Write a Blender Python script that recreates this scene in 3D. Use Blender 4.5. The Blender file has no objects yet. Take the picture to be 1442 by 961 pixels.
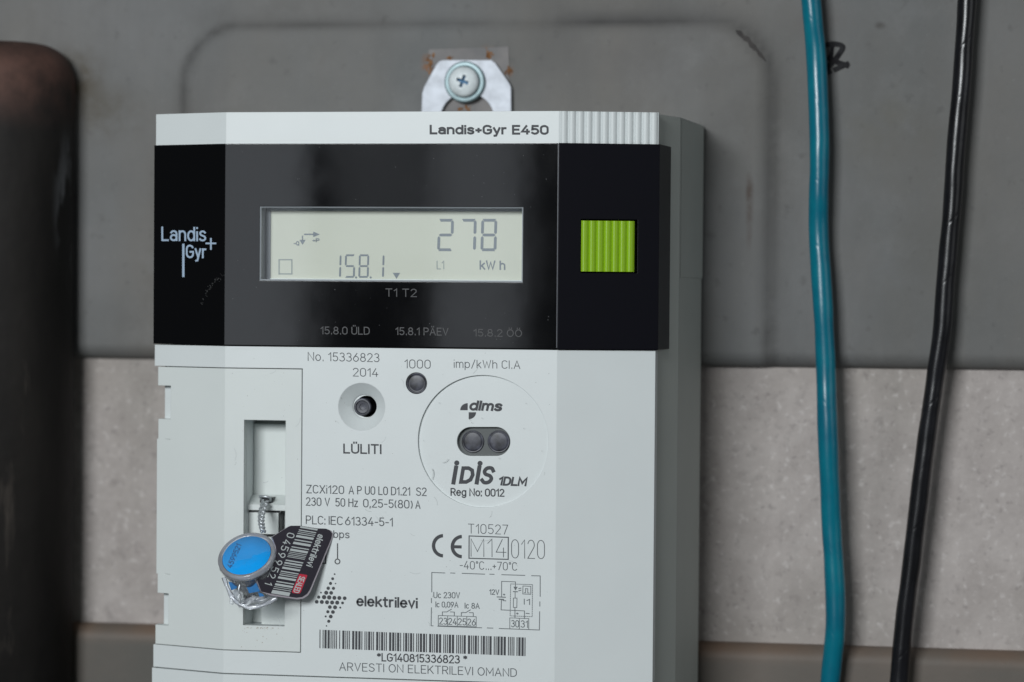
import bpy, bmesh, math, random
from mathutils import Vector, Matrix, geometry, noise
random.seed(4)
MM = 0.001
sc = bpy.context.scene
C = sc.collection

# ------------------------------------------------------------------ camera
F = 3600.0; D = 667.0
YAW = math.radians(9.6); PIT = math.radians(1.2); ROLL = 0.0078
fwd = Vector((-math.sin(YAW)*math.cos(PIT), math.cos(YAW)*math.cos(PIT), -math.sin(PIT)))
cpos = -fwd*D
rt0 = fwd.cross(Vector((0, 0, 1))).normalized(); up0 = rt0.cross(fwd)
rt = rt0*math.cos(ROLL) + up0*math.sin(ROLL)
up = -rt0*math.sin(ROLL) + up0*math.cos(ROLL)
cd = bpy.data.cameras.new('camera'); cam = bpy.data.objects.new('camera', cd); C.objects.link(cam)
M = Matrix((rt, up, -fwd)).transposed().to_4x4(); M.translation = cpos*MM
cam.matrix_world = M
cd.sensor_width = 36; cd.lens = 36*F/1442; cd.clip_start = 0.01; cd.clip_end = 20
cd.dof.use_dof = True; cd.dof.focus_distance = 0.669; cd.dof.aperture_fstop = 9.5
sc.camera = cam
# ------------------------------------------------------------------ light and exposure
w = bpy.data.worlds.new('World'); sc.world = w; w.use_nodes = True
w.node_tree.nodes['Background'].inputs[0].default_value = (0.86, 0.95, 1.0, 1)
w.node_tree.nodes['Background'].inputs[1].default_value = 0.065
def area(name, az, el, dist, sx, sy, power, col):
    l = bpy.data.lights.new(name, 'AREA'); l.shape = 'RECTANGLE'; l.size = sx; l.size_y = sy; l.energy = power; l.color = col
    o = bpy.data.objects.new(name, l); C.objects.link(o)
    a, e = math.radians(az), math.radians(el)
    o.location = (math.sin(a)*math.cos(e)*dist, -math.cos(a)*math.cos(e)*dist, math.sin(e)*dist)
    o.rotation_euler = (Vector((0, 0, 0))-o.location).to_track_quat('-Z', 'Y').to_euler()
area('key_lamp', -13, 15, 1.5, 0.52, 0.30, 16.4, (0.94, 0.98, 1.0))
def lamp_rect(name, x, z, sx, sz, L_, col):          # a window pane of the room, facing the wall
    l = bpy.data.lights.new(name, 'AREA'); l.shape = 'RECTANGLE'; l.size = sx; l.size_y = sz; l.energy = L_*math.pi*sx*sz; l.color = col
    o = bpy.data.objects.new(name, l); C.objects.link(o); o.location = (x, -2.0, z); o.rotation_euler = (math.radians(90), 0, 0)
lamp_rect('window_light_left', -0.72, -0.02, 0.32, 0.44, 1.45, (0.86, 0.92, 1.0))
lamp_rect('window_light_right', -0.375, 0.06, 0.095, 0.30, 1.2, (0.86, 0.92, 1.0))
lamp_rect('window_light_top', -0.48, 0.16, 0.10, 0.24, 0.55, (0.86, 0.92, 1.0))
area('side_fill_lamp', 60, 12, 2.0, 1.2, 1.0, 3.3, (0.95, 0.98, 1.0))  # added fill lamp that lifts the dark right side of the meter
sc.view_settings.view_transform = 'Standard'; sc.view_settings.look = 'None'
sc.view_settings.exposure = 0; sc.view_settings.gamma = 1
sc.render.engine = 'CYCLES'
sc.cycles.transparent_max_bounces = 24; sc.cycles.max_bounces = 10

# ------------------------------------------------------------------ measuring helpers (millimetres)
def ray(px, py):
    return (fwd*F + rt*(px-721) - up*(py-480.5)).normalized()
def on(px, py, p, n):
    d = ray(px, py); t = (Vector(p)-cpos).dot(n)/d.dot(n)
    return cpos + d*t
NY = Vector((0, -1, 0))
def U(px, py, y=0.0):
    return on(px, py, (0, y, 0), NY)
def X(px, y=0.0, py=560): return U(px, py, y).x
def Z(py, y=0.0, px=560): return U(px, py, y).z

# ------------------------------------------------------------------ materials
def mat(name, col, rough=0.5, metal=0.0, noise_amt=0.0, nscale=60, bump=0.0, bscale=900, bevel=0.0, spec=0.5, coat=0.0, col2=None, rough2=None):
    m = bpy.data.materials.new(name); m.use_nodes = True
    nt = m.node_tree; b = nt.nodes['Principled BSDF']
    b.inputs['Base Color'].default_value = (*col, 1); b.inputs['Roughness'].default_value = rough
    b.inputs['Metallic'].default_value = metal; b.inputs['Specular IOR Level'].default_value = spec
    b.inputs['Coat Weight'].default_value = coat
    tc = nt.nodes.new('ShaderNodeTexCoord')
    if noise_amt or col2:
        n = nt.nodes.new('ShaderNodeTexNoise'); n.inputs['Scale'].default_value = nscale; n.inputs['Detail'].default_value = 6
        nt.links.new(tc.outputs['Object'], n.inputs['Vector'])
        r = nt.nodes.new('ShaderNodeValToRGB'); r.color_ramp.elements[0].position = 0.35; r.color_ramp.elements[1].position = 0.68
        a = col; c2 = col2 or tuple(min(1, v*(1+noise_amt)) for v in col)
        r.color_ramp.elements[0].color = (*[v*(1-noise_amt) for v in a], 1); r.color_ramp.elements[1].color = (*c2, 1)
        nt.links.new(n.outputs['Fac'], r.inputs['Fac']); nt.links.new(r.outputs['Color'], b.inputs['Base Color'])
    if rough2 is not None:
        n = nt.nodes.new('ShaderNodeTexNoise'); n.inputs['Scale'].default_value = 45; n.inputs['Detail'].default_value = 8
        nt.links.new(tc.outputs['Object'], n.inputs['Vector'])
        mr = nt.nodes.new('ShaderNodeMapRange'); mr.inputs[1].default_value = 0.35; mr.inputs[2].default_value = 0.7
        mr.inputs[3].default_value = rough; mr.inputs[4].default_value = rough2
        nt.links.new(n.outputs['Fac'], mr.inputs[0]); nt.links.new(mr.outputs[0], b.inputs['Roughness'])
    last = None
    if bevel:
        bv = nt.nodes.new('ShaderNodeBevel'); bv.inputs['Radius'].default_value = bevel*MM; bv.samples = 6
        last = bv.outputs[0]
    if bump:
        n = nt.nodes.new('ShaderNodeTexNoise'); n.inputs['Scale'].default_value = bscale; n.inputs['Detail'].default_value = 4
        nt.links.new(tc.outputs['Object'], n.inputs['Vector'])
        bp = nt.nodes.new('ShaderNodeBump'); bp.inputs['Strength'].default_value = 1; bp.inputs['Distance'].default_value = bump*MM
        nt.links.new(n.outputs['Fac'], bp.inputs['Height'])
        if last: nt.links.new(last, bp.inputs['Normal'])
        last = bp.outputs[0]
    if last: nt.links.new(last, b.inputs['Normal'])
    return m
def clear(name, col=(1, 1, 1), body=0.06, gloss=1.0, rough=0.06, bump=0.0, bscale=300):
    m = bpy.data.materials.new(name); m.use_nodes = True; nt = m.node_tree; nt.nodes.clear()
    out = nt.nodes.new('ShaderNodeOutputMaterial')
    tr = nt.nodes.new('ShaderNodeBsdfTransparent'); tr.inputs[0].default_value = (*col, 1)
    gl = nt.nodes.new('ShaderNodeBsdfGlossy'); gl.inputs['Roughness'].default_value = rough
    df = nt.nodes.new('ShaderNodeBsdfDiffuse'); df.inputs[0].default_value = (0.86, 0.88, 0.94, 1)
    fr = nt.nodes.new('ShaderNodeFresnel'); fr.inputs[0].default_value = 1.49
    mu = nt.nodes.new('ShaderNodeMath'); mu.operation = 'MULTIPLY'; mu.inputs[1].default_value = gloss; mu.use_clamp = True
    m1 = nt.nodes.new('ShaderNodeMixShader'); m1.inputs[0].default_value = body
    m2 = nt.nodes.new('ShaderNodeMixShader')
    nt.links.new(tr.outputs[0], m1.inputs[1]); nt.links.new(df.outputs[0], m1.inputs[2])
    nt.links.new(fr.outputs[0], mu.inputs[0]); nt.links.new(mu.outputs[0], m2.inputs[0])
    nt.links.new(m1.outputs[0], m2.inputs[1]); nt.links.new(gl.outputs[0], m2.inputs[2])
    nt.links.new(m2.outputs[0], out.inputs[0])
    if bump:
        tc = nt.nodes.new('ShaderNodeTexCoord'); n = nt.nodes.new('ShaderNodeTexNoise'); n.inputs['Scale'].default_value = bscale
        bp = nt.nodes.new('ShaderNodeBump'); bp.inputs['Distance'].default_value = bump*MM
        nt.links.new(tc.outputs['Object'], n.inputs['Vector']); nt.links.new(n.outputs['Fac'], bp.inputs['Height'])
        for q in (gl, df, fr): nt.links.new(bp.outputs[0], q.inputs['Normal'])
    return m
WHITE = mat('white_plastic', (0.69, 0.73, 0.73), 0.42, noise_amt=0.012, nscale=70, bump=0.012, bscale=1600, bevel=0.22)
WHITE2 = mat('white_plastic_door', (0.675, 0.715, 0.70), 0.46, noise_amt=0.015, nscale=40, bump=0.014, bscale=1500, bevel=0.25)
BODY = mat('grey_plastic_body', (0.46, 0.485, 0.455), 0.55, noise_amt=0.02, nscale=60, bump=0.02, bscale=1500, bevel=0.3)
INNER = mat('slot_inner_plastic', (0.69, 0.73, 0.71), 0.5, noise_amt=0.02, nscale=60, bevel=0.15)
GLOSS = mat('glossy_black_cover', (0.0015, 0.0015, 0.002), 0.04, spec=0.5, bump=0.085, bscale=16, rough2=0.085, bevel=0.25)
BLACK = mat('matt_black_plastic', (0.003, 0.003, 0.006), 0.36, spec=0.18, bump=0.01, bscale=1500, bevel=0.35)
HOLE = mat('dark_recess', (0.02, 0.022, 0.025), 0.4)
PORT = mat('port_floor', (0.075, 0.085, 0.085), 0.4, bevel=0.1)
LENS = mat('smoked_lens', (0.045, 0.047, 0.062), 0.42, coat=0.0, noise_amt=0.8, nscale=420, bump=0.03, bscale=500)
GREEN = mat('green_plastic', (0.265, 0.48, 0.008), 0.3, bevel=0.15, bump=0.01, bscale=900)
LCD = mat('lcd_glass', (0.68, 0.685, 0.585), 0.45, noise_amt=0.03, nscale=18)
LCDW = mat('lcd_well', (0.20, 0.215, 0.24), 0.35)
RIM = mat('window_rim', (0.42, 0.45, 0.48), 0.12, spec=0.8)
INK = mat('dark_ink', (0.078, 0.086, 0.095), 0.6)
INKB = mat('bold_ink', (0.045, 0.048, 0.055), 0.6)
INKH = mat('thin_ink', (0.13, 0.145, 0.155), 0.6)
INKD = mat('grey_ink_on_black', (0.032, 0.033, 0.036), 0.5)
INKDD = mat('faded_ink_on_black', (0.013, 0.014, 0.016), 0.4)
LOGO = mat('pale_blue_ink', (0.36, 0.47, 0.60), 0.5)
SEG = mat('lcd_segment', (0.21, 0.24, 0.275), 0.5)
SEGF = mat('lcd_segment_faded', (0.30, 0.335, 0.33), 0.5)
ZINC = mat('zinc_plate', (0.43, 0.455, 0.50), 0.5, metal=0.3, noise_amt=0.15, nscale=260, bump=0.05, bscale=420, bevel=0.3)
SCREWM = mat('zinc_screw', (0.74, 0.80, 0.82), 0.45, metal=0.05, noise_amt=0.12, nscale=300, bump=0.02, bscale=900, bevel=0.25)
CROSS = mat('blue_zinc_recess', (0.05, 0.17, 0.32), 0.6)
WASH = mat('washer_zinc', (0.24, 0.33, 0.35), 0.42, metal=0.3, noise_amt=0.15, nscale=300, bevel=0.3)
BLUEDISC = mat('blue_disc', (0.0, 0.36, 0.92), 0.7, spec=0.08, bump=0.06, bscale=120, noise_amt=0.06, nscale=120)
BLUEIN = mat('blue_insert', (0.0, 0.15, 0.42), 0.35)
DBLUE = mat('dark_blue_ink', (0.0, 0.04, 0.16), 0.5)
TAG = mat('black_tag_print', (0.028, 0.024, 0.036), 0.30, coat=0.3)
TAGE = mat('tag_edge', (0.42, 0.38, 0.42), 0.25)
TAGW = mat('white_tag_ink', (0.56, 0.60, 0.60), 0.5)
RED = mat('red_ink', (0.62, 0.035, 0.07), 0.5)
WIREM = mat('steel_wire', (0.55, 0.58, 0.60), 0.35, metal=.6)
PIN = clear('clear_plastic', (0.93, 0.95, 0.98), 0.30, 1.5, 0.14, 0.25, 300)
PIN2 = clear('clear_plastic_cup', (0.94, 0.95, 0.97), 0.16, 1.0, 0.10, 0.6, 260)
PANE = clear('clear_pane', (0.97, 0.98, 0.98), 0.0, 0.6, 0.04)

# ------------------------------------------------------------------ object helpers
def link(name, me, m=None, parent=None):
    o = bpy.data.objects.new(name, me); C.objects.link(o)
    if m is not None:
        me.materials.clear(); me.materials.append(m)
    if parent: o.parent = parent
    return o
def from_bm(name, bm, m, parent=None, smooth=False):
    for v in bm.verts: v.co *= MM
    bmesh.ops.recalc_face_normals(bm, faces=bm.faces)
    me = bpy.data.meshes.new(name); bm.to_mesh(me); bm.free()
    if smooth: me.shade_smooth()
    return link(name, me, m, parent)
def thing(name, label, cat, group=None):
    o = bpy.data.objects.new(name, None); C.objects.link(o); o.empty_display_size = 0.01
    o['label'] = label; o['category'] = cat
    if group: o['group'] = group
    return o
def tag(o, label=None, cat=None, kind=None):
    if label: o['label'] = label
    if cat: o['category'] = cat
    if kind: o['kind'] = kind
    return o
def prism(bm, poly, z0, z1):
    """closed plan polygon (x,y) raised from z0 to z1"""
    a = [bm.verts.new((x, y, z0)) for x, y in poly]; b = [bm.verts.new((x, y, z1)) for x, y in poly]
    n = len(poly)
    bm.faces.new(a[::-1]); bm.faces.new(b)
    for i in range(n): bm.faces.new((a[i], a[(i+1) % n], b[(i+1) % n], b[i]))
def box(bm, x0, x1, y0, y1, z0, z1):
    prism(bm, [(x0, y0), (x1, y0), (x1, y1), (x0, y1)], z0, z1)
def plate(bm, poly, y0, y1):
    """closed front-view polygon (x,z) between depths y0 and y1"""
    a = [bm.verts.new((x, y0, z)) for x, z in poly]; b = [bm.verts.new((x, y1, z)) for x, z in poly]
    n = len(poly)
    bm.faces.new(a); bm.faces.new(b[::-1])
    for i in range(n): bm.faces.new((a[i], b[i], b[(i+1) % n], a[(i+1) % n]))
def lathe(bm, c, prof, axis=Vector((0, -1, 0)), seg=64, squash=1.0, cap0=True, cap1=True):
    """prof: list of (radius, height along axis)"""
    axis = axis.normalized(); u = axis.cross(Vector((0, 0, 1))).normalized(); v = u.cross(axis)
    rings = []
    for r, h in prof:
        rings.append([bm.verts.new(Vector(c)+axis*h+(u*math.cos(t)+v*math.sin(t)*squash)*r) for t in [2*math.pi*i/seg for i in range(seg)]])
    for A, B in zip(rings, rings[1:]):
        for i in range(seg): bm.faces.new((A[i], A[(i+1) % seg], B[(i+1) % seg], B[i]))
    if cap0: bm.faces.new(rings[0][::-1])
    if cap1: bm.faces.new(rings[-1])
def cut(o, cutters):
    """boolean difference, baked into o's mesh; cutters are bmeshes in mm"""
    tmp = []
    for bm in cutters:
        for v in bm.verts: v.co *= MM
        bmesh.ops.recalc_face_normals(bm, faces=bm.faces)
        me = bpy.data.meshes.new('t'); bm.to_mesh(me); bm.free()
        t = bpy.data.objects.new('t', me); C.objects.link(t); tmp.append(t)
        md = o.modifiers.new('b', 'BOOLEAN'); md.operation = 'DIFFERENCE'; md.solver = 'EXACT'; md.object = t
    dg = bpy.context.evaluated_depsgraph_get(); dg.update()
    me = bpy.data.meshes.new_from_object(o.evaluated_get(dg)); o.modifiers.clear(); o.data = me
    for t in tmp: bpy.data.objects.remove(t)
def nb(fn, *a, **k):
    bm = bmesh.new(); fn(bm, *a, **k); return bm
def tube(bm, pts, rad, seg=12, closed=False, rfun=None):
    pts = [Vector(p) for p in pts]; n = len(pts); rings = []; ref = None; s = 0
    for i, p in enumerate(pts):
        t = (pts[min(i+1, n-1)]-pts[max(i-1, 0)]).normalized()
        if ref is None: ref = t.orthogonal().normalized() if abs(t.z) < .9 else Vector((1, 0, 0))
        ref = (ref-t*ref.dot(t)).normalized(); b = t.cross(ref)
        if i: s += (p-pts[i-1]).length
        ring = []
        for k in range(seg):
            a = 2*math.pi*k/seg; r = rad*(rfun(a, s) if rfun else 1)
            ring.append(bm.verts.new(p+(ref*math.cos(a)+b*math.sin(a))*r))
        rings.append(ring)
    for A, B in zip(rings, rings[1:]):
        for k in range(seg): bm.faces.new((A[k], A[(k+1) % seg], B[(k+1) % seg], B[k]))
    bm.faces.new(rings[0][::-1]); bm.faces.new(rings[-1])
def spline(ctrl, n=30):
    out = []; P = [Vector(p) for p in ctrl]; P = [P[0]*2-P[1]]+P+[P[-1]*2-P[-2]]
    for i in range(1, len(P)-2):
        for k in range(n):
            t = k/n; a, b, c, d = P[i-1:i+3]
            out.append(0.5*((2*b)+(-a+c)*t+(2*a-5*b+4*c-d)*t*t+(-a+3*b-3*c+d)*t**3))
    out.append(P[-2]); return out

# ---- flat print on a plane: shapes are measured as the marks lie on the face, then laid on that face
class Print:
    def __init__(s, p=(0, 0, 0), n=NY, off=0.05, edge=None):
        s.n = Vector(n).normalized(); s.p = Vector(p)+s.n*off*(1 if s.n.dot(-fwd) > 0 else -1)
        s.vs = []; s.fs = []; s.k = 0
    def up(s):
        # every stroke gets its own hair's breadth of ink so crossing strokes never share a plane
        s.k += 1; return s.n*(.0004*(s.k % 90))*(1 if s.n.dot(-fwd) > 0 else -1)
    def poly(s, pts):
        i = len(s.vs); u = s.up(); s.vs += [on(x, y, s.p, s.n)+u for x, y in pts]; s.fs.append(list(range(i, i+len(pts))))
    def mesh2(s, vs, fs):
        i = len(s.vs); u = s.up(); s.vs += [on(x, y, s.p, s.n)+u for x, y in vs]; s.fs += [[i+k for k in f] for f in fs]
    def line(s, pts, w, closed=False):
        pts = [Vector(p).to_2d() if len(p) == 2 else Vector(p) for p in pts]
        if closed: pts = pts+[pts[0]]
        for a, b in zip(pts, pts[1:]):
            d = (b-a).normalized()*w/2; q = Vector((-d.y, d.x))
            s.poly([a-d*.9+q, b+d*.9+q, b+d*.9-q, a-d*.9-q])
    def dot(s, x, y, r, n=20):
        s.poly([(x+r*math.cos(2*math.pi*k/n), y+r*math.sin(2*math.pi*k/n)) for k in range(n)])
    def arc(s, x, y, rx, ry, a0, a1, w, n=24):
        A = [math.radians(a0+(a1-a0)*k/n) for k in range(n+1)]
        for a, b in zip(A, A[1:]):
            s.poly([(x+(rx+w/2)*math.cos(a), y+(ry+w/2)*math.sin(a)), (x+(rx+w/2)*math.cos(b), y+(ry+w/2)*math.sin(b)),
                    (x+(rx-w/2)*math.cos(b), y+(ry-w/2)*math.sin(b)), (x+(rx-w/2)*math.cos(a), y+(ry-w/2)*math.sin(a))])
    def ribbon(s, pts, w, closed=False):
        P = [Vector(p) for p in pts]; n = len(P); L_ = []; R_ = []
        if not closed:
            P[0] = P[0]-(P[1]-P[0]).normalized()*w*.42; P[-1] = P[-1]+(P[-1]-P[-2]).normalized()*w*.42
        for i in range(n):
            a = (P[i]-P[i-1]) if (i or closed) else None; b = (P[(i+1) % n]-P[i]) if (i < n-1 or closed) else None
            a = a.normalized() if a is not None and a.length > 1e-6 else None; b = b.normalized() if b is not None and b.length > 1e-6 else None
            if a is None: a = b
            if b is None: b = a
            if a is None: a = b = Vector((1, 0))
            na = Vector((-a.y, a.x)); nb_ = Vector((-b.y, b.x)); m_ = na+nb_
            m_ = na if m_.length < .2 else m_.normalized(); k = min(1/max(.2, m_.dot(na)), 1.9)*w/2
            L_.append(P[i]+m_*k); R_.append(P[i]-m_*k)
        vs = [tuple(p) for p in L_+R_]
        fs = [[i, (i+1) % n, (i+1) % n+n, i+n] for i in range(n if closed else n-1)]
        s.mesh2(vs, fs)
    def text(s, t, x0, x1, b0, b1, cap, weight=0.0, shear=0.0):
        st, xa, xb = layout(t); w = max(1.0, 1.32+50*weight)
        x0 += w*.4; x1 -= w*.4; cap -= w*.8; b0 -= w*.4; b1 -= w*.4
        k = (x1-x0)/max(.05, xb-xa); sl = (b1-b0)/max(1e-6, x1-x0)
        for cl_, q in st:
            o = []
            for x, y in q:
                u = (x-xa)*k + y*cap*(shear-0.006); o.append((x0+u, b0+u*sl-y*cap))
            s.ribbon(o, w, cl_)
    def textd(s, t, o, e, capvec, w=1.2):
        """text from point o to point e with its capital height vector"""
        st, xa, xb = layout(t); o = Vector(o); e = Vector(e); c = Vector(capvec)
        for cl_, q in st: s.ribbon([tuple(o+(e-o)*(x-xa)/max(.05, xb-xa)+c*y) for x, y in q], w, cl_)
    def build(s, name, m, parent):
        me = bpy.data.meshes.new(name); me.from_pydata([v*MM for v in s.vs], [], s.fs); me.update()
        return link(name, me, m, parent)

def _A(cx, cy, rx, ry, a0, a1, n=10):
    return [(cx+rx*math.cos(math.radians(a0+(a1-a0)*k/n)), cy+ry*math.sin(math.radians(a0+(a1-a0)*k/n))) for k in range(n+1)]
def _O(cx, cy, rx, ry): return ('c', _A(cx, cy, rx, ry, 0, 360, 22)[:-1])
def _R(w, h, r, y0=0): return ('c', _A(w-r, y0+h-r*1.2, r, r*1.2, 0, 90, 6)+_A(r, y0+h-r*1.2, r, r*1.2, 90, 180, 6)+_A(r, y0+r*1.2, r, r*1.2, 180, 270, 6)+_A(w-r, y0+r*1.2, r, r*1.2, 270, 360, 6))
_S = [(.5, .84), (.41, .96), (.27, 1), (.12, .96), (.03, .85), (.03, .70), (.12, .58), (.27, .52), (.42, .45), (.52, .33), (.52, .17), (.43, .05), (.27, 0), (.12, .03), (0, .15)]
_bl = _O(.24, .36, .24, .36)
GL = {
 '0': (.52, [_R(.52, 1, .25)]), '1': (.24, [[(0, .76), (.23, 1), (.23, 0)]]),
 '2': (.50, [_A(.25, .74, .24, .26, 165, -30)+[(0, 0), (.51, 0)]]),
 '3': (.50, [_A(.24, .76, .22, .24, 150, -85)+_A(.23, .27, .27, .27, 88, -150)]),
 '4': (.54, [[(.34, 1), (0, .27), (.54, .27)], [(.40, .52), (.40, 0)]]),
 '5': (.50, [[(.47, 1), (.07, 1), (.04, .55)]+_A(.24, .31, .26, .31, 128, -145)]),
 '6': (.52, [_O(.26, .31, .26, .31), [(.38, 1), (.03, .42)]]), '7': (.50, [[(0, 1), (.5, 1), (.16, 0)]]),
 '8': (.52, [_O(.26, .76, .21, .24), _O(.26, .26, .26, .26)]), '9': (.52, [_O(.26, .69, .26, .31), [(.14, 0), (.49, .58)]]),
 'A': (.62, [[(0, 0), (.31, 1), (.62, 0)], [(.11, .33), (.51, .33)]]),
 'C': (.54, [_A(.28, .70, .28, .30, 30, 180)+_A(.28, .30, .28, .30, 180, 330)]),
 'D': (.58, [('c', [(0, 0), (0, 1)]+_A(.22, .64, .36, .36, 90, 0)+_A(.22, .36, .36, .36, 0, -90))]),
 'E': (.48, [[(.48, 1), (0, 1), (0, 0), (.48, 0)], [(0, .52), (.42, .52)]]),
 'G': (.58, [_A(.29, .70, .29, .30, 30, 180)+_A(.29, .30, .29, .30, 180, 360)+[(.58, .47), (.32, .47)]]),
 'H': (.56, [[(0, 0), (0, 1)], [(.56, 0), (.56, 1)], [(0, .52), (.56, .52)]]), 'I': (.0, [[(0, 0), (0, 1)]]),
 'K': (.54, [[(0, 0), (0, 1)], [(.52, 1), (.02, .38)], [(.18, .58), (.55, 0)]]), 'L': (.44, [[(0, 1), (0, 0), (.45, 0)]]),
 'M': (.70, [[(0, 0), (0, 1), (.35, .28), (.70, 1), (.70, 0)]]), 'N': (.58, [[(0, 0), (0, 1), (.58, 0), (.58, 1)]]),
 'O': (.66, [_O(.33, .5, .33, .5)]), 'Q': (.62, [_O(.31, .5, .31, .5), [(.4, .2), (.62, 0)]]),
 'P': (.50, [[(0, 0), (0, 1), (.26, 1)]+_A(.26, .73, .25, .27, 90, -90)+[(.02, .46)]]),
 'R': (.54, [[(0, 0), (0, 1), (.28, 1)]+_A(.28, .74, .25, .26, 90, -90)+[(.02, .48)], [(.28, .48), (.54, 0)]]),
 'S': (.52, [_S]), 'T': (.56, [[(0, 1), (.56, 1)], [(.28, 1), (.28, 0)]]),
 'U': (.56, [[(0, 1)]+_A(.28, .28, .28, .28, 180, 360)+[(.56, 1)]]), 'V': (.58, [[(0, 1), (.29, 0), (.58, 1)]]),
 'W': (.82, [[(0, 1), (.2, 0), (.41, .85), (.62, 0), (.82, 1)]]), 'X': (.54, [[(0, 0), (.54, 1)], [(0, 1), (.54, 0)]]),
 'Z': (.52, [[(0, 1), (.52, 1), (0, 0), (.52, 0)]]),
 'a': (.46, [_A(.23, .50, .22, .22, 155, 0)+[(.45, 0)], _O(.22, .21, .22, .21)]),
 'b': (.48, [[(0, 1), (0, 0)], _bl]), 'c': (.44, [_A(.24, .36, .24, .36, 48, 312, 16)]), 'd': (.48, [[(.48, 1), (.48, 0)], _bl]),
 'e': (.48, [[(.01, .38), (.48, .38)]+_A(.24, .36, .24, .36, 4, 318, 18)]),
 'g': (.48, [_bl, [(.48, .72), (.48, -.05)]+_A(.24, -.05, .24, .23, 0, -150, 8)]),
 'h': (.44, [[(0, 1), (0, 0)], _A(.22, .46, .22, .26, 180, 0)+[(.44, 0)]]), 'i': (.0, [[(0, 0), (0, .66)], [(0, .955), (0, .985)]]),
 'k': (.42, [[(0, 1), (0, 0)], [(.40, .72), (.02, .28)], [(.15, .42), (.43, 0)]]), 'l': (.0, [[(0, 1), (0, 0)]]),
 'm': (.72, [[(0, .72), (0, 0)], _A(.18, .48, .18, .24, 180, 0)+[(.36, 0)], _A(.54, .48, .18, .24, 180, 0)+[(.72, 0)]]),
 'n': (.44, [[(0, .72), (0, 0)], _A(.22, .46, .22, .26, 180, 0)+[(.44, 0)]]), 'o': (.50, [_O(.25, .36, .25, .36)]),
 'p': (.48, [[(0, .72), (0, -.28)], _bl]), 'r': (.28, [[(0, .72), (0, 0)], _A(.20, .44, .20, .27, 180, 75)]),
 's': (.42, [[(x*.78, y*.72) for x, y in _S]]), 't': (.30, [[(.12, .95), (.12, .14)]+_A(.24, .12, .12, .12, 180, 280, 5), [(-.02, .72), (.30, .72)]]),
 'v': (.44, [[(0, .72), (.22, 0), (.44, .72)]]), 'y': (.44, [[(0, .72), (.23, .02)], [(.44, .72), (.17, -.26), (.04, -.28)]]),
 'z': (.40, [[(0, .72), (.40, .72), (0, 0), (.41, 0)]]),
 '.': (.08, [[(.06, -.02), (.06, .09)]]), ',': (.05, [[(.05, .09), (0, -.14)]]), ':': (.0, [[(0, -.02), (0, .09)], [(0, .58), (0, .69)]]),
 '-': (.30, [[(0, .42), (.30, .42)]]), '+': (.36, [[(0, .42), (.36, .42)], [(.18, .22), (.18, .62)]]), '/': (.36, [[(0, -.06), (.36, 1.04)]]),
 '(': (.16, [_A(.34, .45, .34, .6, 130, 230)]), ')': (.16, [_A(-.18, .45, .34, .6, 50, -50)]), '\u00b0': (.2, [_O(.10, .88, .10, .12)]),
 '*': (.34, [[(.17, .98), (.17, .62)], [(0, .89), (.34, .71)], [(.34, .89), (0, .71)]]), ' ': (.12, [])}
for b_, c_ in (('A', '\u00c4'), ('O', '\u00d6'), ('U', '\u00dc')):
    w_, st_ = GL[b_]; GL[c_] = (w_, st_+[[(w_*.32, 1.16), (w_*.32, 1.26)], [(w_*.68, 1.16), (w_*.68, 1.26)]])
def layout(t, gap=.22):
    x = 0; out = []
    for c_ in t:
        w_, st_ = GL[c_]
        for q in st_:
            cl_ = isinstance(q, tuple); q = q[1] if cl_ else q
            out.append((cl_, [(px_+x, py_) for px_, py_ in q]))
        x += w_+gap
    xs = [p[0] for _, q in out for p in q]
    return out, min(xs), max(xs)

# ================================================================== BACKGROUND
WALLY = 62.0     # face of the sheet-metal panel
def ramp_noise(nt, tc, scale, p0, p1, detail=6, rough=0.6, stretch=None):
    n = nt.nodes.new('ShaderNodeTexNoise'); n.inputs['Scale'].default_value = scale; n.inputs['Detail'].default_value = detail; n.inputs['Roughness'].default_value = rough
    if stretch:
        mp = nt.nodes.new('ShaderNodeMapping'); mp.inputs['Scale'].default_value = stretch
        nt.links.new(tc.outputs['Object'], mp.inputs['Vector']); nt.links.new(mp.outputs[0], n.inputs['Vector'])
    else: nt.links.new(tc.outputs['Object'], n.inputs['Vector'])
    mr = nt.nodes.new('ShaderNodeMapRange'); mr.inputs[1].default_value = p0; mr.inputs[2].default_value = p1
    nt.links.new(n.outputs['Fac'], mr.inputs[0]); return mr.outputs[0]
def mixc(nt, fac, a, b):
    m = nt.nodes.new('ShaderNodeMix'); m.data_type = 'RGBA'
    if isinstance(fac, float): m.inputs[0].default_value = fac
    else: nt.links.new(fac, m.inputs[0])
    for k, v in ((6, a), (7, b)):
        if isinstance(v, tuple): m.inputs[k].default_value = (*v, 1)
        else: nt.links.new(v, m.inputs[k])
    return m.outputs[2]
def mul(nt, a, b):
    m = nt.nodes.new('ShaderNodeMath'); m.operation = 'MULTIPLY'
    for k, v in ((0, a), (1, b)):
        if isinstance(v, float): m.inputs[k].default_value = v
        else: nt.links.new(v, m.inputs[k])
    return m.outputs[0]
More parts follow.
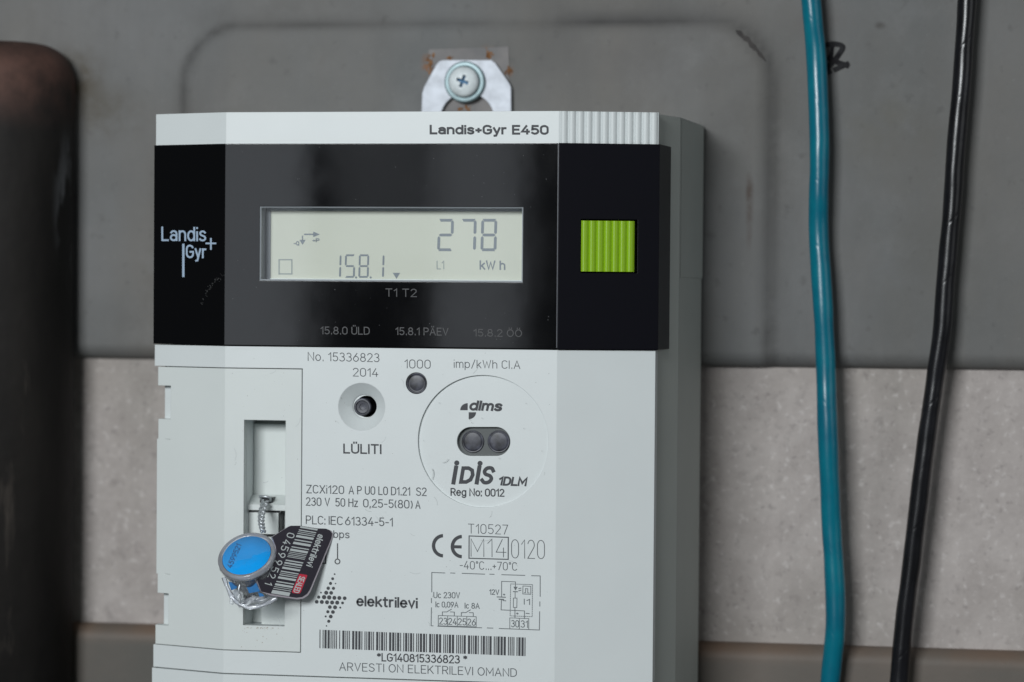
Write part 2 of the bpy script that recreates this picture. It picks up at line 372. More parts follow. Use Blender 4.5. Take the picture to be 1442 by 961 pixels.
def spot(nt, tc, c, r, soft=1.0):
    """1 inside an ellipse round c (mm), fading to 0 at its rim"""
    mp = nt.nodes.new('ShaderNodeMapping'); mp.vector_type = 'POINT'
    s = (1/(r[0]*MM), 0, 1/(r[1]*MM)); mp.inputs['Scale'].default_value = s
    mp.inputs['Location'].default_value = (-c[0]*MM*s[0], 0, -c[1]*MM*s[2])
    nt.links.new(tc.outputs['Object'], mp.inputs['Vector'])
    l = nt.nodes.new('ShaderNodeVectorMath'); l.operation = 'LENGTH'; nt.links.new(mp.outputs[0], l.inputs[0])
    mr = nt.nodes.new('ShaderNodeMapRange'); mr.inputs[1].default_value = 1.0; mr.inputs[2].default_value = 1.0-soft; mr.interpolation_type = 'SMOOTHSTEP'
    nt.links.new(l.outputs['Value'], mr.inputs[0]); return mr.outputs[0]

# embossed rounded field of the panel
ex0, ex1 = X(262, WALLY, 300), X(1080, WALLY, 300); ez1 = Z(36, WALLY, 700); ez0 = ez1-190
ec = ((ex0+ex1)/2, (ez0+ez1)/2); eh = ((ex1-ex0)/2, (ez1-ez0)/2); er = 17.0
def sdf(x, z):
    qx = abs(x-ec[0])-eh[0]+er; qz = abs(z-ec[1])-eh[1]+er
    return math.hypot(max(qx, 0), max(qz, 0))+min(max(qx, qz), 0)-er
def sst(a, b, t):
    t = max(0, min(1, (t-a)/(b-a))); return t*t*(3-2*t)
pm = bpy.data.materials.new('grey_painted_metal'); pm.use_nodes = True; nt = pm.node_tree; b = nt.nodes['Principled BSDF']; tc = nt.nodes.new('ShaderNodeTexCoord')
base = mixc(nt, ramp_noise(nt, tc, 14, .35, .65), (0.130, 0.134, 0.133), (0.182, 0.182, 0.181))
base = mixc(nt, mul(nt, ramp_noise(nt, tc, 9, .45, .7, stretch=(1, 1, .45)), .75), base, (0.160, 0.143, 0.122))
base = mixc(nt, mul(nt, ramp_noise(nt, tc, 26, .5, .72, 8, .65, stretch=(1, 1, .3)), .35), base, (0.080, 0.080, 0.080))
base = mixc(nt, mul(nt, ramp_noise(nt, tc, 35, .55, .75, 8, .7), .4), base, (0.225, 0.225, 0.225))
base = mixc(nt, mul(nt, ramp_noise(nt, tc, 260, .62, .76, 3), .45), base, (0.07, 0.068, 0.065))
base = mixc(nt, mul(nt, ramp_noise(nt, tc, 520, .66, .75, 2), .15), base, (0.26, 0.26, 0.25))
# darker along the pressed line, with a wider band on the right half
at = nt.nodes.new('ShaderNodeAttribute'); at.attribute_name = 'line_tone'
base = mixc(nt, mul(nt, at.outputs['Fac'], mul(nt, ramp_noise(nt, tc, 40, .2, .45), .95)), base, (0.055, 0.053, 0.052))
# rust blooms round the bracket, brown smears
sx = lambda px, py: (U(px, py, WALLY).x, U(px, py, WALLY).z)
for (px, py, rx, ry, amt) in ((606, 92, 3.0, 5.0, 1.0), (688, 78, 3.2, 3.6, .95), (716, 100, 2.2, 2.6, .9), (632, 80, 2.2, 2.2, .7), (655, 152, 8, 5, .8)):
    base = mixc(nt, mul(nt, mul(nt, spot(nt, tc, sx(px, py), (rx, ry), .8), ramp_noise(nt, tc, 420, .38, .55)), amt), base, (0.24, 0.095, 0.028))
for (px, py, rx, ry, col, amt) in ((108, 110, 12, 14, (0.075, 0.06, 0.04), 1.0), (1056, 280, 1.6, 17, (0.075, 0.05, 0.038), 1.0), (150, 160, 18, 12, (0.085, 0.072, 0.052), .7), (400, 20, 50, 9, (.115, .11, .105), .5), (900, 70, 40, 22, (.125, .12, .12), .4), (1300, 330, 30, 40, (.13, .128, .118), .5), (1130, 395, 1.6, 2, (.04, .038, .035), 1.0), (1240, 36, 2.4, 1.6, (.07, .065, .06), .9), (1240, 180, 20, 18, (.13, .125, .105), .5), (1150, 30, 14, 8, (0.12, 0.10, 0.09), .3), (1050, 150, 14, 24, (.10, .095, .09), .35)):
    base = mixc(nt, mul(nt, mul(nt, spot(nt, tc, sx(px, py), (rx, ry), .9), ramp_noise(nt, tc, 90, .35, .6)), amt), base, col)
nt.links.new(base, b.inputs['Base Color']); b.inputs['Roughness'].default_value = .62; b.inputs['Specular IOR Level'].default_value = .35
nz = nt.nodes.new('ShaderNodeTexNoise'); nz.inputs['Scale'].default_value = 420; nt.links.new(tc.outputs['Object'], nz.inputs['Vector'])
bp = nt.nodes.new('ShaderNodeBump'); bp.inputs['Distance'].default_value = .00006; nt.links.new(nz.outputs['Fac'], bp.inputs['Height']); nt.links.new(bp.outputs[0], b.inputs['Normal'])

def metal_panel(name, zlo, zhi, roll_at, m, emboss=True, x0=-330, x1=330):
    """a pressed sheet: front face as a height field, its free edge rolled back"""
    bm = bmesh.new(); gl = bm.verts.layers.float.new('line_tone')
    xs = [x0+(x1-x0)*i/330 for i in range(331)]
    R = 4.5
    rows = []   # (z, y offset)
    n = int(abs(zhi-zlo)/2.0)
    fl = [zlo+(zhi-zlo)*i/n for i in range(n+1)]
    for z in fl: rows.append((z, 0))
    roll = []
    for k in range(1, 13):
        a = math.pi/2*k/12*1.0
        roll.append((R*math.sin(a), R*(1-math.cos(a))))
    if roll_at == 'bottom':
        rows = [(zlo-dz, dy) for dz, dy in reversed(roll)]+rows
        rows = [(zlo-R, R+7)]+rows
    else:
        rows = rows+[(zhi+dz, dy) for dz, dy in roll]; rows.append((zhi+R, R+7))
    g = []
    for z, dy in rows:
        r = []
        for x in xs:
            h = 0; gr = 0
            if emboss:
                d = sdf(x, z); h = -1.3*(1-sst(-2.0, 2.0, d)); gr = min(1, math.exp(-((d-1.2)/1.3)**2)*(.55+.9*noise.noise(Vector((x*.03, z*.03, 7))+Vector((5, 0, 0))))+.35*math.exp(-((d-2)/4.0)**2)*(x > 0))
            h += .35*noise.noise(Vector((x*.012, z*.012, 3.1)))
            v = bm.verts.new((x, WALLY+dy+h, z)); v[gl] = gr; r.append(v)
        g.append(r)
    for a, c in zip(g, g[1:]):
        for i in range(len(a)-1): bm.faces.new((a[i], a[i+1], c[i+1], c[i]))
    o = from_bm(name, bm, m, smooth=True)
    return o
zup = Z(512, WALLY, 700)+4.5; zlow = Z(897, WALLY, 700)-4.5
up_panel = metal_panel('metal_panel', zup, 230, 'bottom', pm)
tag(up_panel, 'grey painted metal panel with pressed rounded outline, behind the top half of meter', 'metal panel')
pm2 = mat('grey_brown_metal', (0.118, 0.110, 0.096), 0.6, noise_amt=.16, nscale=22, bump=.06, bscale=400, col2=(0.15, 0.125, 0.105))
nt = pm2.node_tree; tc = [n for n in nt.nodes if n.type == 'TEX_COORD'][0]; b = nt.nodes['Principled BSDF']
src = b.inputs['Base Color'].links[0].from_socket
lip = spot(nt, tc, (0, zlow+4.5), (900, 6.5), .8)
nt.links.new(mixc(nt, mul(nt, lip, ramp_noise(nt, tc, 30, .25, .6)), src, (0.17, 0.115, 0.082)), b.inputs['Base Color'])
lo_panel = metal_panel('metal_panel', -230, zlow, 'top', pm2, emboss=False)
tag(lo_panel, 'dull grey brown metal panel along the bottom edge, below the pale rough board', 'metal panel')

# pale rough board between the panels
bmr = bpy.data.materials.new('rough_board'); bmr.use_nodes = True; nt = bmr.node_tree; b = nt.nodes['Principled BSDF']; tc = nt.nodes.new('ShaderNodeTexCoord')
c = mixc(nt, ramp_noise(nt, tc, 60, .3, .7, 8, .7), (0.385, 0.345, 0.328), (0.53, 0.485, 0.462))
c = mixc(nt, mul(nt, ramp_noise(nt, tc, 11, .42, .7), .5), c, (0.32, 0.29, 0.255))
c = mixc(nt, mul(nt, ramp_noise(nt, tc, 34, .5, .72, 6, .6, stretch=(1, 1, .16)), .5), c, (0.25, 0.235, 0.215))
c = mixc(nt, mul(nt, ramp_noise(nt, tc, 230, .58, .76, 5, .6), .36), c, (0.17, 0.15, 0.145))
c = mixc(nt, mul(nt, ramp_noise(nt, tc, 560, .60, .76, 3, .5), .35), c, (0.15, 0.13, 0.13))
c = mixc(nt, mul(nt, ramp_noise(nt, tc, 480, .60, .72, 3, .5), .4), c, (0.68, 0.64, 0.62))
nt.links.new(c, b.inputs['Base Color']); b.inputs['Roughness'].default_value = .9; b.inputs['Specular IOR Level'].default_value = .2
nz = nt.nodes.new('ShaderNodeTexNoise'); nz.inputs['Scale'].default_value = 300; nz.inputs['Detail'].default_value = 8; nt.links.new(tc.outputs['Object'], nz.inputs['Vector'])
bp = nt.nodes.new('ShaderNodeBump'); bp.inputs['Distance'].default_value = .0005; nt.links.new(nz.outputs['Fac'], bp.inputs['Height']); nt.links.new(bp.outputs[0], b.inputs['Normal'])
board = from_bm('back_wall', nb(box, -330, 330, WALLY+5, WALLY+16, -229, 229), bmr); tag(board, kind='structure', label='pale rough pinkish grey board behind the meter')

# marks on the upper panel
pr = Print((0, WALLY-.95, 0), NY, .1)
def stroke(p, pts, w):
    q = spline([(x, y, 0) for x, y in pts], 8); p.line([(v.x, v.y) for v in q], w)
pr = Print((0, WALLY-.3, 0), NY, .25)
stroke(pr, [(1164, 63), (1176, 62), (1186, 66), (1180, 78), (1166, 96), (1168, 102)], 6.5)
stroke(pr, [(1168, 82), (1180, 88), (1192, 92)], 7)
stroke(pr, [(1172, 64), (1170, 80)], 5); stroke(pr, [(1176, 98), (1186, 93), (1193, 90)], 6)
MK = mat('black_marker', (0.012, 0.011, 0.013), .8, spec=.05, noise_amt=.2, nscale=260, col2=(0.04, 0.04, 0.042))
pr.build('marker_scribble', MK, up_panel)
pr = Print((0, WALLY-.6, 0), NY, .45)
q = [(1036, 43, .5), (1041, 46, 2.6), (1046, 52, 1.8), (1051, 55, 3.2), (1056, 61, 2.2), (1061, 67, 3.0), (1066, 71, 1.3), (1070, 77, 1.9), (1074, 81, 1.0), (1078, 86, .4)]
pr.poly([(x+r, y-r) for x, y, r in q]+[(x-r, y+r) for x, y, r in reversed(q)])
pr.build('chipped_mark', mat('chip', (0.035, 0.03, 0.028), .7, noise_amt=.4, nscale=400), up_panel)
pr = Print((0, WALLY-1.6, 0), NY, .02)
pr.poly([(604, 70), (716, 66), (719, 160), (600, 160)])
pr.build('bare_patch', mat('bare_metal_patch', (0.155, 0.15, 0.152), .55, noise_amt=.25, nscale=120, col2=(0.19, 0.175, 0.17)), up_panel)
# small rust blooms sitting on the patch
RUST = mat('rust', (0.20, 0.075, 0.018), .85, noise_amt=.5, nscale=500, col2=(0.30, .14, .05))
rng = random.Random(3)
pr = Print((0, WALLY-1.6, 0), NY, .10)
for (cx, cy, sx_, sy_, n) in ((606, 92, 4, 11, 26), (689, 77, 6, 6, 20), (716, 100, 3, 4, 10), (633, 81, 4, 3, 8), (655, 153, 8, 3, 14)):
    for k in range(n):
        x = rng.gauss(cx, sx_*.6); y = rng.gauss(cy, sy_*.6); r = rng.uniform(.7, 2.4); n_ = 9; ph = rng.random()*6
        pr.poly([(x+r*(1+.4*math.sin(3*a+ph))*math.cos(a)*.7, y+r*(1+.4*math.cos(2*a+ph))*math.sin(a)*1.2) for a in [2*math.pi*i/n_ for i in range(n_)]])
pr_rust = pr
pr.build('rust_bloom', RUST, up_panel)['kind'] = 'stuff'

# ================================================================== PIPE on the left
pb = bpy.data.materials.new('scorched_pipe'); pb.use_nodes = True; nt = pb.node_tree; b = nt.nodes['Principled BSDF']; tc = nt.nodes.new('ShaderNodeTexCoord')
c = mixc(nt, ramp_noise(nt, tc, 30, .35, .7, stretch=(1, 1, .25)), (0.006, 0.0055, 0.0055), (0.022, 0.019, 0.017))
yc = 55.0; pc = U(2, 60, yc)
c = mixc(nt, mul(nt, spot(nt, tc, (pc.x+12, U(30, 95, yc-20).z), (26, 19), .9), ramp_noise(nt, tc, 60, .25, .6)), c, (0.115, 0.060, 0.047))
streak_glint = spot(nt, tc, (U(92, 270, yc-10).x, U(92, 285, yc-10).z), (4.5, 30), .9)  # pale streaks in the colour stand for highlights down the pipe
c = mixc(nt, mul(nt, streak_glint, ramp_noise(nt, tc, 120, .50, .60, stretch=(1, 1, .3))), c, (0.26, 0.27, 0.29))
c = mixc(nt, mul(nt, ramp_noise(nt, tc, 50, .62, .7, stretch=(1, 1, .2)), .5), c, (0.12, 0.10, 0.085))
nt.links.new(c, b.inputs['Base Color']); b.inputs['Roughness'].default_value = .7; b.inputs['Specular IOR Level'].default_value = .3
nz = nt.nodes.new('ShaderNodeTexNoise'); nz.inputs['Scale'].default_value = 90; nt.links.new(tc.outputs['Object'], nz.inputs['Vector'])
bp = nt.nodes.new('ShaderNodeBump'); bp.inputs['Distance'].default_value = .0006; nt.links.new(nz.outputs['Fac'], bp.inputs['Height']); nt.links.new(bp.outputs[0], b.inputs['Normal'])
R = X(99, yc, 400)-pc.x; ztop = Z(56, yc-R*.6, 20)
prof = [(R, -230-ztop)]+[(R, -11)]
for k in range(1, 13):
    a = math.pi/2*k/12; prof.append((R-11+11*math.cos(a), -11+11*math.sin(a)))
prof += [(R*.3, .3)]
bm = bmesh.new(); lathe(bm, (pc.x, yc, ztop), prof, axis=Vector((0, 0.0001, 1)), seg=96)
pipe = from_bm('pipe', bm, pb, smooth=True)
tag(pipe, 'thick dark scorched pipe with a rounded reddish brown top, cut by the left edge', 'pipe')

# ================================================================== CABLES
def cable(name, pts, rad, m, label, pitch, hand, y):
    ctrl = [U(px, py, y+dy) for px, py, dy in pts]
    cp = spline(ctrl, 60)
    def rf(a, s):
        u = (a*hand + 2*math.pi*s/pitch + 1.6*noise.noise(Vector((s*.035, 4, hand)))) % (2*math.pi); d = min(u, 2*math.pi-u)
        return 1 + .006*math.sin(3*a+s*.11) - .024*math.exp(-(d/.10)**2)*(.15+.85*max(0, noise.noise(Vector((s*.06, hand, 0)))*2+.4)) + .016*math.sin(s*.13+hand) + .030*noise.noise(Vector((s*.16, a*.5, 2+hand))) + .010*math.sin(2*a+2*math.pi*s/pitch*hand)
    bm = bmesh.new(); tube(bm, cp, rad, 72, rfun=rf)
    o = from_bm(name, bm, m, smooth=True); tag(o, label, 'cable'); return o
CY = WALLY-7.0
TEAL = mat('teal_pvc', (0.0, 0.14, 0.22), .27, noise_amt=.12, nscale=90, bump=.02, bscale=500, coat=.0, col2=(0.0, 0.18, 0.245))
BLK = mat('black_pvc', (0.007, 0.007, 0.009), .26, bump=.02, bscale=500, noise_amt=.4, nscale=140)
cable('insulated_cable', [(1138, -150, 0), (1140, -40, 0), (1144, 20, 0), (1150, 90, 1), (1154, 200, 0), (1153, 270, 0), (1153, 330, 1), (1159, 430, 0), (1163, 520, 0), (1166, 620, -1), (1171, 740, 0), (1176, 830, 0), (1176, 890, 0), (1170, 950, 1), (1162, 1040, 2), (1158, 1150, 0)], 2.78, TEAL,
      'glossy teal blue insulated cable running down the wall right of the meter', 21, 1, CY)
cable('insulated_cable', [(1366, -150, 0), (1364, -40, 0), (1360, 30, 0), (1354, 120, 0), (1346, 210, 0), (1341, 290, 0), (1333, 380, 0), (1326, 470, 0), (1316, 540, 0), (1302, 640, 0), (1290, 740, 0), (1283, 800, 0), (1274, 870, 0), (1266, 960, 0), (1258, 1060, 0), (1254, 1150, 0)], 2.55, BLK,
      'glossy black insulated cable slanting down the wall at the right edge', 17, -1, CY)

# ================================================================== METER
meter = thing('electricity_meter', 'pale grey electricity meter with black display band and green button, fixed to the wall', 'electricity meter')
cL, cR = 7.0, 7.0
xL = X(218, cL, 500); xA = X(317, 0, 500); xB = X(784.5, 0, 500); xC = X(923, cR, 500)
xM = X(955, 24, 500); xE = X(986, 58, 500)
zT = Z(157.5); zS = Z(202.5); zW = Z(489); zBot = Z(953, 0, 440); zEnd = zBot-28
BACK = 60.0
def front(x):  # depth of the front surface at x
    if x < xA: return cL*(xA-x)/(xA-xL)
    if x > xB: return cR*(x-xB)/(xC-xB)
    return 0
# rear housing
bm = bmesh.new()
prism(bm, [(xL+3.5, cL+5), (xC-.4, cR+4.0), (xM, 24), (xE, 57.5), (xE, BACK), (xL+1, BACK)], zEnd+1, zT-.15)
from_bm('housing', bm, BODY, meter)
# rear collar, slightly wider, seen as the thin step on the right outline
bm = bmesh.new(); prism(bm, [(xM+.2, 26), (xE+.3, 57.3), (xE+.3, BACK-.3), (xE-6, BACK-.3)], Z(392, 55, 985), zT-.6); from_bm('rear_collar', bm, BODY, meter)
# front shell below the display band
def band(x0, x1, off, back, z0, z1, bm):
    pts = [(x0, front(x0)-off)]
    for q in (xA, xB):
        if x0 < q < x1: pts.append((q, -off))
    pts.append((x1, front(x1)-off)); pts += [(x1, back), (x0, back)]
    prism(bm, pts, z0, z1)
shell = from_bm('front_shell', nb(lambda bm: band(xL, xC, 0, 16, zBot+.14, zW-.3, bm)), WHITE, meter)
dxr = X(424, 0, 700); dzt = Z(520.5, 0, 424); dzb = Z(918.5, 0, 424)
TH = 2.6
def doorpoly(x0, x1, y_front, th):
    return [(x0, front(max(x0, xL))-y_front), (xA, -y_front), (x1, -y_front), (x1, th), (xA, th), (x0, front(max(x0, xL))+th)]
g = .22
cuts = []
bm = bmesh.new(); prism(bm, [(xL-6, -9), (dxr+g, -9), (dxr+g, TH+.2), (xA, TH+.2), (xL-6, front(xL-6)+TH+.2)], dzb-g, dzt+g); cuts.append(bm)
cuts.append(nb(box, xL-6, X(229, cL, 560), -9, 30, dzb-g+.01, dzt+g-.01))
s0, s1, st, sb = X(343, 0, 740), X(401.5, 0, 740), Z(592, 0, 370), Z(881.5, 0, 370)
cuts.append(nb(box, s0-.0, s1+.5, -5, 13.0, sb-.5, st+.5))
# push button cone, lamp hole, reading port, round recess
cb = U(509.3, 573.4); ch = U(513.5, 573)
bm = bmesh.new(); lathe(bm, (cb.x, 0, cb.z), [(6.35+.08, .05), (6.35, 0), (3.15, -3.4), (3.15, -3.6)]); cuts.append(bm)
bm = bmesh.new(); lathe(bm, (cb.x+.5, 0, cb.z), [(2.85, -2.0), (2.85, -12)]); cuts.append(bm)
cl = U(586.4, 540); bm = bmesh.new(); lathe(bm, (cl.x, 0, cl.z), [(2.85, 1), (2.85, -6)]); cuts.append(bm)
co = U(680, 622); RD = 17.35; RDEP = .75
bm = bmesh.new(); lathe(bm, (co.x, 0, co.z), [(RD, 1), (RD, -RDEP)], seg=160); cuts.append(bm)
l1 = U(663.5, 622, RDEP); l2 = U(698.5, 622, RDEP); hr = 3.8
def stadium(a, b_, r, n=24):
    p = [(b_.x+r*math.cos(t), b_.z+r*math.sin(t)) for t in [-math.pi/2+math.pi*k/n for k in range(n+1)]]
    p += [(a.x+r*math.cos(t), a.z+r*math.sin(t)) for t in [math.pi/2+math.pi*k/n for k in range(n+1)]]
    return p
cuts.append(nb(plate, stadium(l1, l2, hr), -2, 3.6))
cut(shell, cuts)
# door on the left, with clip notches and a slot
dl = [(222, 519), (222.5, 543), (242, 543), (242, 590), (222.5, 590), (221.8, 618), (220, 618.5), (219.5, 808), (221.3, 808.5), (221.5, 835), (238.5, 835), (238, 880), (218, 880), (217.5, 918)]
door = from_bm('clip_door', nb(lambda bm: prism(bm, doorpoly(xL-.2, dxr, 0.0, TH), dzb, dzt)), WHITE2, meter)
dc = []
def dcut(xp, y0, y1, deep=None):
    x = X(xp, cL*.9, (y0+y1)/2); dc.append(nb(box, xL-8, x, -6, 20, Z(y1, cL, 230), Z(y0, cL, 230)))
dcut(222.3, 510, 543); dcut(242, 543, 590); dcut(222.6, 589.9, 618); dcut(220, 617.9, 808); dcut(221.6, 807.9, 835); dcut(238.5, 834.9, 880); dcut(218.2, 879.9, 925)
for yy in (618.3, 808):
    dc.append(nb(box, xL-8, X(242, cL, yy), -6, front(X(242, cL, yy))+.5 if yy < 700 else front(X(240, cL, yy))+.4, Z(yy+1, cL, 230)-.0, Z(yy-.3, cL, 230)))
dc.append(nb(box, s0, s1, -5, 20, sb, st))
cut(door, dc)
# inside of the slot
bm = bmesh.new()
zt = Z(705, 4, 370)
prism(bm, [(s0-.2, 4.0), (s1+.3, 4.0), (s1+.3, 12.8), (s0-.2, 12.8)], Z(719, 4, 370), Z(711, 4, 370))
sl = from_bm('slider_ledge', bm, WHITE2, meter)
bm = bmesh.new()   # sloping top of the ledge
v = [(s0, 4.1, Z(711, 4, 370)+.01), (s1+.3, 4.1, Z(711, 4, 370)+.01), (s1+.3, 9, Z(699, 4, 370)), (s0, 9, Z(699, 4, 370))]
vv = [bm.verts.new(p) for p in v]+[bm.verts.new((x, 12.6, Z(711, 4, 370))) for x in (s1+.3, s0)]
bm.faces.new(vv[:4]); bm.faces.new((vv[3], vv[2], vv[4], vv[5])); bm.faces.new((vv[0], vv[3], vv[5])); bm.faces.new((vv[1], vv[4], vv[2])); bm.faces.new((vv[0], vv[5], vv[4], vv[1]))
from_bm('sloped_ledge', bm, WHITE2, meter)
from_bm('wire_hole', nb(box, X(366, 5, 705), X(384, 5, 705), 4.9, 8, Z(708, 5, 370), Z(702.5, 5, 370)+.35), HOLE, meter)
from_bm('dark_gap', nb(box, s0+.1, X(394, 5.3, 735), 5.3, 12.7, Z(754, 5, 370), Z(720, 5, 370)), HOLE, meter)
from_bm('slider_plate', nb(box, X(347, 4.6, 735), X(392, 4.6, 735), 4.6, 8, Z(752, 5, 370), Z(722, 5, 370)), INNER, meter)
from_bm('slider_block', nb(box, s0+.02, s1+.2, 9.5, 12.9, Z(880, 5, 370), st-1.5), INNER, meter)
from_bm('slider_foot', nb(box, s0+3.2, s1+.2, 7, 12, Z(905, 5, 370), Z(757, 5, 370)), INNER, meter)
# terminal cover under the groove
from_bm('terminal_cover', nb(lambda bm: band(xL-.3, xC+.1, .25, 16, zEnd, zBot-.14, bm)), WHITE, meter)
from_bm('cover_joint', nb(lambda bm: band(xL+.5, xC-.5, -.9, 15, zBot-.5, zBot+.5, bm)), HOLE, meter)

# dirt at the slot and scuffs
pr = Print((0, 0, 0), NY, .03)
rng = random.Random(8)
for k in range(30):
    x = rng.gauss(368, 13); y = 884+abs(rng.gauss(0, 1.4)); r = rng.uniform(.3, .8)
    pr.dot(x, y, r, 7)
for k in range(12):
    x = rng.uniform(338, 400); y = rng.uniform(888, 912); pr.dot(x, y, rng.uniform(.3, .8), 6)
pr.build('dirt_specks', mat('brown_dirt', (0.42, 0.38, 0.32), .9), meter)['kind'] = 'stuff'

# dust, faint scuffs and nicks on the casing and cover
DUST = mat('grey_dust', (0.40, 0.41, 0.40), .95); SCUFF = mat('faint_scuff', (0.565, 0.60, 0.595), .7)
rng = random.Random(21); pr = Print((0, 0, 0), NY, .02)
for k in range(150):
    x = rng.uniform(326, 778); y = rng.uniform(494, 950); pr.dot(x, y, rng.choice((.25, .3, .35, .45, .6)), 6)
pr.build('dust_specks', DUST, meter)['kind'] = 'stuff'
pr = Print((0, 0, 0), NY, .015)
for k in range(26):
    x = rng.uniform(326, 770); y = rng.uniform(496, 945); a_ = rng.uniform(0, 3.14); l_ = rng.uniform(4, 18)
    pr.ribbon([(x+l_*t*math.cos(a_+t*.5), y+l_*t*math.sin(a_+t*.5)) for t in (0, .33, .66, 1)], rng.uniform(.5, 1.1))
pr.build('scuff_marks', SCUFF, meter)['kind'] = 'stuff'
pr = Print((0, -.9, 0), NY, .02)
for k in range(70):
    x = rng.uniform(322, 780); y = rng.uniform(206, 484)
    if 360 < x < 742 and 286 < y < 402: continue
    pr.dot(x, y, rng.choice((.25, .3, .4, .55)), 6)
pr.build('cover_dust', mat('cover_dust', (0.16, 0.165, 0.17), .95), meter)['kind'] = 'stuff'

# push button
bm = bmesh.new(); lathe(bm, (cb.x+.5, 0, cb.z), [(2.84, -3.45), (2.84, -11.5), (0.01, -11.5)], cap1=False, cap0=False)
from_bm('button_well', bm, HOLE, meter, True)
bm = bmesh.new(); bx = U(511, 573.3, 3.8)
lathe(bm, (bx.x, 3.8, bx.z), [(2.35, -7), (2.35, .5), (2.15, .8), (1.8, .82), (1.6, .4), (.9, .35), (.8, .1), (.05, .05)])
from_bm('push_button', bm, LENS, meter)
# metrology lamp
bm = bmesh.new(); lathe(bm, (cl.x, 0, cl.z), [(2.84, -5), (2.84, -.5), (2.5, -.35), (2.35, -.62), (1.9, -.5), (.9, -.42), (.02, -.4)])
from_bm('pulse_lamp', bm, LENS, meter, True)
# optical port
pf = from_bm('optical_port', nb(plate, stadium(l1, l2, hr-.02), 2.4, 3.5), PORT, meter)
for q in (U(666, 622, 2.3), U(702.4, 622, 2.3)):
    bm = bmesh.new(); lathe(bm, (q.x, 2.4, q.z), [(2.95, -.5), (2.95, .35), (2.75, .45), (2.6, .2), (2.5, .3), (2.1, .36), (1.2, .42), (.02, .45)])
    from_bm('lens', bm, LENS, pf, True)

# ---------------------------------------------------------------- top strip
ts = from_bm('top_strip', nb(lambda bm: band(xL+.1, xC+.3, .15, 8.6, zS-.8, zT, bm)), WHITE, meter)
# the strip is filled behind by the housing; ribs on its right
rx0 = X(789, 0, 180); rx1 = xC+.3; nr = 12; rw = (rx1-rx0)/nr
for i in range(nr):
    a = rx0+rw*i; bm = bmesh.new()
    pts = []
    for k in range(7):
        t = k/6; x = a+.16+(rw-.32)*t; pts.append((x, front(x)-.1-.62*math.sin(math.pi*t)**.6-.05))
    pts += [(a+rw-.16, front(a+rw)+.5), (a+.16, front(a)+.5)]
    prism(bm, pts, zS-.5, zT-.05); from_bm('rib', bm, WHITE, ts)
# ---------------------------------------------------------------- display band
po = 0.9
cov = from_bm('display_cover', nb(lambda bm: band(xL-.15, xB-.12, po, 12, zW, zS, bm)), GLOSS, meter)
w0, w1 = X(366, -po, 345), X(736.5, -po, 345); wt, wb = Z(291.5, -po, 550), Z(396.5, -po, 550)
cut(cov, [nb(box, w0, w1, -5, 11, wb, wt)])
xS = X(947, 22, 350)
bm = bmesh.new(); prism(bm, [(xB+.12, -po), (xC+.75, cR-po), (xS, 21), (xS, 24), (xB+.12, 24)], zW-.1, zS+.05)
sc_ = from_bm('side_cover', bm, BLACK, meter)
gx0, gx1 = X(818.5, 1, 347), X(891, 1, 347); gt, gb = Z(311, 1, 855), Z(383, 1, 855)
cut(sc_, [nb(box, gx0-.15, gx1+.75, -6, 11, gb-.3, gt+.35)])
# pale strip painted as the bevel highlight where the two covers meet
from_bm('bevel_highlight', nb(box, xB-.11, xB+.13, -po+.02, 4, zW+.3, zS-.3), mat('bevel_highlight_paint', (0.12, 0.125, 0.14), .15), meter)
# green button with vertical ridges
gb_ = from_bm('green_button', nb(prism, [(gx0, front(gx0)-po-.1), (gx1, front(gx1)-po-.1), (gx1, 10), (gx0, 10)], gb, gt), GREEN, meter)
n = 7; gw = (gx1-gx0)/n
for i in range(n):
    a = gx0+gw*i; bm = bmesh.new(); pts = []
    for k in range(9):
        t = k/8; x = a+.05+(gw-.1)*t; pts.append((x, front(x)-po-.15-.55*math.sin(math.pi*t)**.8))
    pts += [(a+gw-.05, front(a+gw)-po+.2), (a+.05, front(a)-po+.2)]
    prism(bm, pts, gb+.03, gt-.03); from_bm('ridge', bm, GREEN, gb_)
# LCD in its well
LY = 4.2
bm = bmesh.new()
for q in ((w0-.01, w0+.25, wb, wt), (w1-.25, w1+.01, wb, wt)): box(bm, q[0], q[1], -po+.35, LY+.5, q[2], q[3])
for q in ((wb, wb+.22), (wt-.22, wt)): box(bm, w0+.25, w1-.25, -po+.35, LY+.5, q[0], q[1])
from_bm('display_well', bm, LCDW, meter)
lcd = from_bm('lcd_panel', nb(box, w0, w1, LY, LY+1, wb, wt), LCD, meter)
# rim round the window: four mitred lips
bm = bmesh.new(); e = .34
o_ = [(w0, wb), (w1, wb), (w1, wt), (w0, wt)]; i_ = [(w0+e, wb+e), (w1-e, wb+e), (w1-e, wt-e), (w0+e, wt-e)]
A = [bm.verts.new((x, -po-.12, z)) for x, z in o_]; B = [bm.verts.new((x, -po+.30, z)) for x, z in i_]
for k in range(4): bm.faces.new((A[k], A[(k+1) % 4], B[(k+1) % 4], B[k]))
rim = from_bm('window_rim', bm, RIM, meter)
from_bm('window_pane', nb(box, w0+e, w1-e, -po+.05, -po+.55, wb+e, wt-e), PANE, meter)
